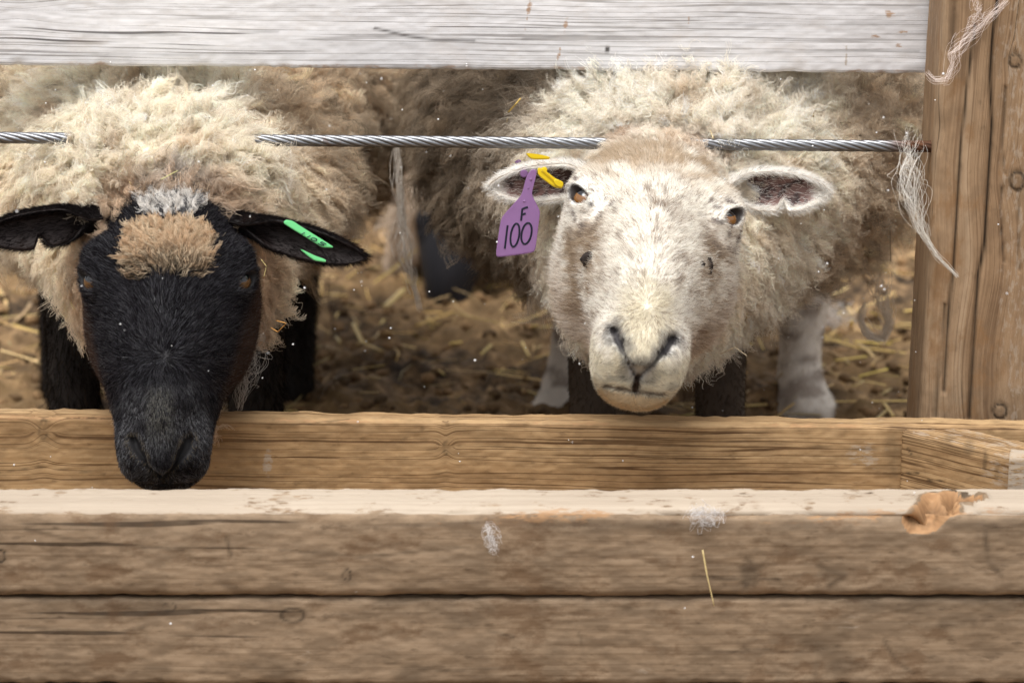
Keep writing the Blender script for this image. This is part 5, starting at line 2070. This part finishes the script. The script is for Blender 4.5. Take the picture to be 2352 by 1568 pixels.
ST = (.60, .42, .17)
YL = (.66, .47, .16)
gp = lambda u, v: (lambda y: W(u, v, y))((CAM[2] - .022) / math.tan(PITCH + math.atan((v - 784) / FPX)))
straw_piece('single pale straw stuck slantwise on the front boards of the trough', [W(1614, 1262, 2.552), W(1624, 1320, 2.548), W(1640, 1390, 2.546)], .0012, (.74, .58, .28))
straw_piece('long yellow straw on the ground beside the pale hind leg, nearest the post', [gp(1885, 772), gp(1960, 795), gp(2100, 814)], .0034, YL)
straw_piece('long straw lying low on the ground behind the trough near the post', [gp(1690, 932), gp(1880, 922), gp(2095, 920)], .0026, YL)
straw_piece('short thick straw on the ground below the hanging wool string', [gp(884, 704), gp(928, 664)], .0058, (.70, .53, .24))
straw_piece('bent straw on the ground between the two sheep', [gp(812, 742), gp(832, 785), gp(878, 806)], .0034, YL)
straw_piece('straw lying level on the ground between the two sheep', [gp(955, 748), gp(1040, 716)], .0042, (.56, .37, .12))
straw_piece('yellow straw on the ground left of the black front leg', [gp(28, 745), gp(105, 768)], .0030, YL)
straw_piece('short pale straw lying by the foot of the post', [gp(2030, 925), gp(2052, 955)], .0026, YL)
straw_piece('long straw lying behind the post at middle height', [gp(2020, 718), gp(2110, 712)], .0040, YL)
straw_piece('folded pale straw caught in the wool under the jaw of the pale sheep', [W(1655, 813, 2.93), W(1688, 797, 2.925), W(1716, 817, 2.92)], .0010, (.66, .53, .36))
straw_piece('orange bent straw caught in the cheek wool of the black-faced sheep', [W(622, 752, 2.86), W(638, 762, 2.855), W(658, 742, 2.85), W(634, 736, 2.855)], .0011, (.62, .30, .08))
straw_piece('green straw resting on the crown wool of the black-faced sheep', [W(370, 412, 2.85), W(408, 392, 2.87)], .0009, (.50, .48, .20))
straw_piece('curled straw hanging below the green tagged black ear', [W(600, 596, 2.82), W(612, 612, 2.82), W(606, 636, 2.82)], .0010, (.56, .46, .20))
straw_piece('yellow chaff caught on the neck wool left of the pale sheep head', [W(1168, 258, 3.02), W(1184, 240, 3.01), W(1196, 226, 3.01)], .0018, (.62, .44, .12))
straw_piece('thin dark twig hanging from the flank wool beside the post', [W(2044, 520, 3.10), W(2046, 600, 3.10)], .0011, (.10, .065, .035), 'twig', 'twig')
straw_piece('tiny straw on the neck wool above the brow of the pale sheep', [W(1632, 300, 2.99), W(1638, 318, 2.98)], .0009, (.66, .52, .26))


# ------------------------------------------------------------------ loose wool
def wisp(label, path, n, spread, thick, colour, seed, name='wool_wisp', cat='wool', curl=.004):
    """a teased-out lock of wool: many fine fibres along a path (world points)"""
    rg = np.random.default_rng(seed)
    P = np.asarray(path, float)
    d = np.r_[0, np.cumsum(np.linalg.norm(np.diff(P, axis=0), axis=1))]
    tot = d[-1]
    k_ = 26
    V, F = [], []
    n, thick = max(14, int(n * .6)), thick * .55
    for i in range(n):
        a = rg.uniform(0, .55) if rg.random() < .6 else 0
        b = min(1.0, a + rg.uniform(.35, 1.0))
        s_ = np.linspace(a, b, k_)
        c = np.stack([np.interp(s_ * tot, d, P[:, j]) for j in range(3)], 1)
        sp = np.interp(s_, np.linspace(0, 1, len(spread)), spread)
        off = rg.normal(size=3) * 1.0
        ph = rg.uniform(0, 6.28, 3)
        fr = rg.uniform(.3, 1.8, 3) * 9
        wob = np.stack([np.sin(fr[j] * s_ * 2 + ph[j]) for j in range(3)], 1)
        c = c + sp[:, None] * (off[None, :] + .8 * wob) + np.cumsum(rg.normal(size=(k_, 3)), 0) * curl * .05
        tg = nrm(np.gradient(c, axis=0))
        sd = nrm(np.cross(tg, B_) + 1e-6)
        up = np.cross(sd, tg)
        r = thick * rg.uniform(.6, 1.3)
        b0 = len(V)
        for q in range(k_):
            for an in (0, 2.094, 4.189):
                V.append(c[q] + r * (math.cos(an) * sd[q] + math.sin(an) * up[q]))
        for q in range(k_ - 1):
            for e in range(3):
                f = (e + 1) % 3
                F.append((b0 + q * 3 + e, b0 + q * 3 + f, b0 + q * 3 + 3 + f, b0 + q * 3 + 3 + e))
    V = np.array(V)
    C = np.tile(colour, (len(V), 1))
    o = mesh_obj(name, V, np.array(F), M['wisp'], col=C)
    return tag(o, label, cat, 'loose wool')


wisp('white wool wisp hanging from the end of the wire rope by the post', [W(2098, 318, 2.974), W(2090, 360, 2.968), W(2088, 420, 2.945), W(2102, 480, 2.938), W(2118, 530, 2.934), W(2150, 585, 2.932), W(2200, 634, 2.931)], 130, [.006, .0055, .0075, .005, .002, .0009, .0004], .00022, (.84, .80, .73), 1)
wisp('pale wool thread snagged across the top of the post', [W(2315, 0, 2.940), W(2235, 75, 2.940), W(2190, 118, 2.938), W(2192, 150, 2.938), W(2175, 184, 2.938), W(2145, 184, 2.938), W(2128, 166, 2.942)], 80, [.0016, .0022, .003, .0034, .0026, .0018, .001], .00020, (.86, .74, .68), 2)
wisp('short pink wool tuft at the top of the post beside the long thread', [W(2238, -10, 2.940), W(2248, 30, 2.940), W(2225, 70, 2.940)], 40, [.003, .003, .002], .0002, (.86, .74, .68), 3)
wisp('grey wool string dangling in the gap between the two sheep', [W(912, 340, 3.30), W(918, 420, 3.30), W(926, 520, 3.30), W(930, 600, 3.30), W(945, 640, 3.30), W(965, 712, 3.30)], 60, [.0022, .0028, .0020, .0050, .003, .001], .0007, (.86, .79, .70), 4, curl=.006)
wisp('curled loop of dirty wool hanging below the flank by the post', [W(2010, 590, 3.28), W(2020, 660, 3.27), W(2042, 740, 3.26), W(2028, 778, 3.26), W(1995, 770, 3.26), W(1975, 735, 3.26), W(1985, 700, 3.26)], 110, [.010, .010, .0050, .0030, .0026, .0022, .002], .00050, (.90, .80, .68), 5)
wisp('white wool thread hanging on the shoulder of the black-faced sheep', [W(668, 345, 2.97), W(668, 390, 2.96), W(664, 425, 2.95), W(648, 432, 2.95), W(636, 415, 2.95)], 30, [.001, .0012, .002, .0018, .0012], .0002, (.80, .74, .66), 6)
wisp('pale lock hanging under the jaw of the black-faced sheep', [W(560, 745, 2.90), W(568, 800, 2.88), W(556, 860, 2.87), W(548, 940, 2.868)], 110, [.010, .009, .005, .001], .00024, (.56, .50, .44), 7)
wisp('white fluff stuck to the face of the front board left of the straw', [W(1118, 1200, 2.552), W(1130, 1235, 2.550), W(1136, 1268, 2.549)], 50, [.001, .004, .003], .00022, (.74, .70, .68), 8)
wisp('white fluff caught on the chipped top edge of the front board', [W(1592, 1172, 2.555), W(1615, 1188, 2.550), W(1640, 1182, 2.552), W(1660, 1172, 2.556)], 70, [.002, .0055, .004, .002], .00022, (.78, .76, .76), 9)
wisp('white fluff lying on the ground behind the pale hind leg', [gp(1880, 735), gp(1915, 728), gp(1955, 735)], 70, [.012, .016, .008], .0004, (.80, .77, .75), 10)
wisp('thin brown wool thread hanging under the shoulder of the black-faced sheep', [W(752, 640, 3.30), W(756, 690, 3.30), W(768, 768, 3.30)], 16, [.0012, .0016, .0008], .0003, (.30, .23, .17), 12)


# ------------------------------------------------------------------ mud lumps on the pale cheek
def lump(label, c, r, seed, colour=(.035, .028, .025)):
    nu, nv = 18, 12
    V = []
    for j in range(nv + 1):
        th = math.pi * j / nv
        for i in range(nu):
            ph = 2 * math.pi * i / nu
            V.append((math.sin(th) * math.cos(ph), math.sin(th) * math.sin(ph), math.cos(th)))
    V = np.array(V)
    d = 1 + .55 * fbm(V, 2.4, seed, 3)
    V = np.asarray(c) + V * d[:, None] * np.asarray(r)
    F = [(j * nu + i, (j + 1) * nu + i, (j + 1) * nu + (i + 1) % nu, j * nu + (i + 1) % nu) for j in range(nv) for i in range(nu)]
    o = mesh_obj('mud_lump', V, F, mat_plain('dried_mud', colour, .9, 300, .5, .1, .8))
    return tag(o, label, 'mud', 'mud on the pale sheep face')


# ------------------------------------------------------------------ snow in the air
def snow():
    rg = np.random.default_rng(77)
    V, F = [], []
    oc = np.array([(1, 0, 0), (-1, 0, 0), (0, 1, 0), (0, -1, 0), (0, 0, 1), (0, 0, -1)], float)
    fo = [(0, 2, 4), (2, 1, 4), (1, 3, 4), (3, 0, 4), (2, 0, 5), (1, 2, 5), (3, 1, 5), (0, 3, 5)]
    for i in range(300):
        y = rg.uniform(2.45, 3.4)
        c = W(rg.uniform(0, 2352), rg.uniform(120, 1500), y)
        r = rg.uniform(.0005, .0013)
        b = len(V)
        V.extend(list(c + oc * r * rg.uniform(.6, 1.3, (6, 1))))
        F.extend([tuple(b + q for q in f) for f in fo])
    o = mesh_obj('snowflakes', np.array(V), F, mat_plain('snow', (.85, .86, .88), .6))
    tag(o, 'fine white snowflakes drifting in the air before the sheep', 'snow', kind='stuff')


snow()


# mud on the pale face: one lump under the viewer's left eye, a smear under the other
def on_face(u, v, y0=2.70, y1=2.95):
    ys = np.linspace(y0, y1, 400)
    P = np.array([W(u, v, q) for q in ys])
    lx_, la_, ln_ = hw.local([P[:, 0], P[:, 1], P[:, 2]])
    f = hw.field(lx_, la_, ln_)
    k_ = int(np.argmax(f < .001))
    return P[k_]


lump('dark round lump of dried mud under the eye on the tagged side', on_face(1350, 595) + B_ * .003, (.0075, .0045, .0075), 3)
_c = on_face(1628, 600)
lump('narrow dark mud smear under the eye away from the purple tag', on_face(1630, 612) + B_ * .0015, (.0032, .0035, .0080), 5)
lump('small mud fleck beside the narrow smear on the pale cheek', on_face(1612, 606) + B_ * .0015, (.0034, .0025, .0026), 7)


# bits of hay caught in the two near fleeces
def chaff():
    rg = np.random.default_rng(91)
    paths, wd, cl = [], [], []
    for S in (SW, SB):
        V, N = S['V'], S['N']
        ok = (S['dw'] < S['dh'] - .004) & (N[:, 1] < -.15) & (V[:, 1] < 3.35) & (V[:, 2] > .30)
        idx = rg.choice(np.nonzero(ok)[0], 55, replace=False)
        for i in idx:
            t_ = nrm(np.cross(N[i], rg.normal(size=3)))
            c = V[i] + N[i] * rg.uniform(.007, .013)
            L = rg.uniform(.004, .016)
            paths.append(np.array([c - t_ * L / 2, c + N[i] * .001, c + t_ * L / 2]))
            wd.append(rg.uniform(.0004, .0008))
            cl.append(np.array((.62, .46, .22)) * rg.uniform(.25, 1.15))
    Vv, F, C = straw_mesh(paths, wd, cl)
    tag(mesh_obj('hay_chaff', Vv, F, M['straw'], col=C, smooth=False), 'tiny bits of hay chaff caught in the fleeces', 'chaff', kind='stuff')


chaff()
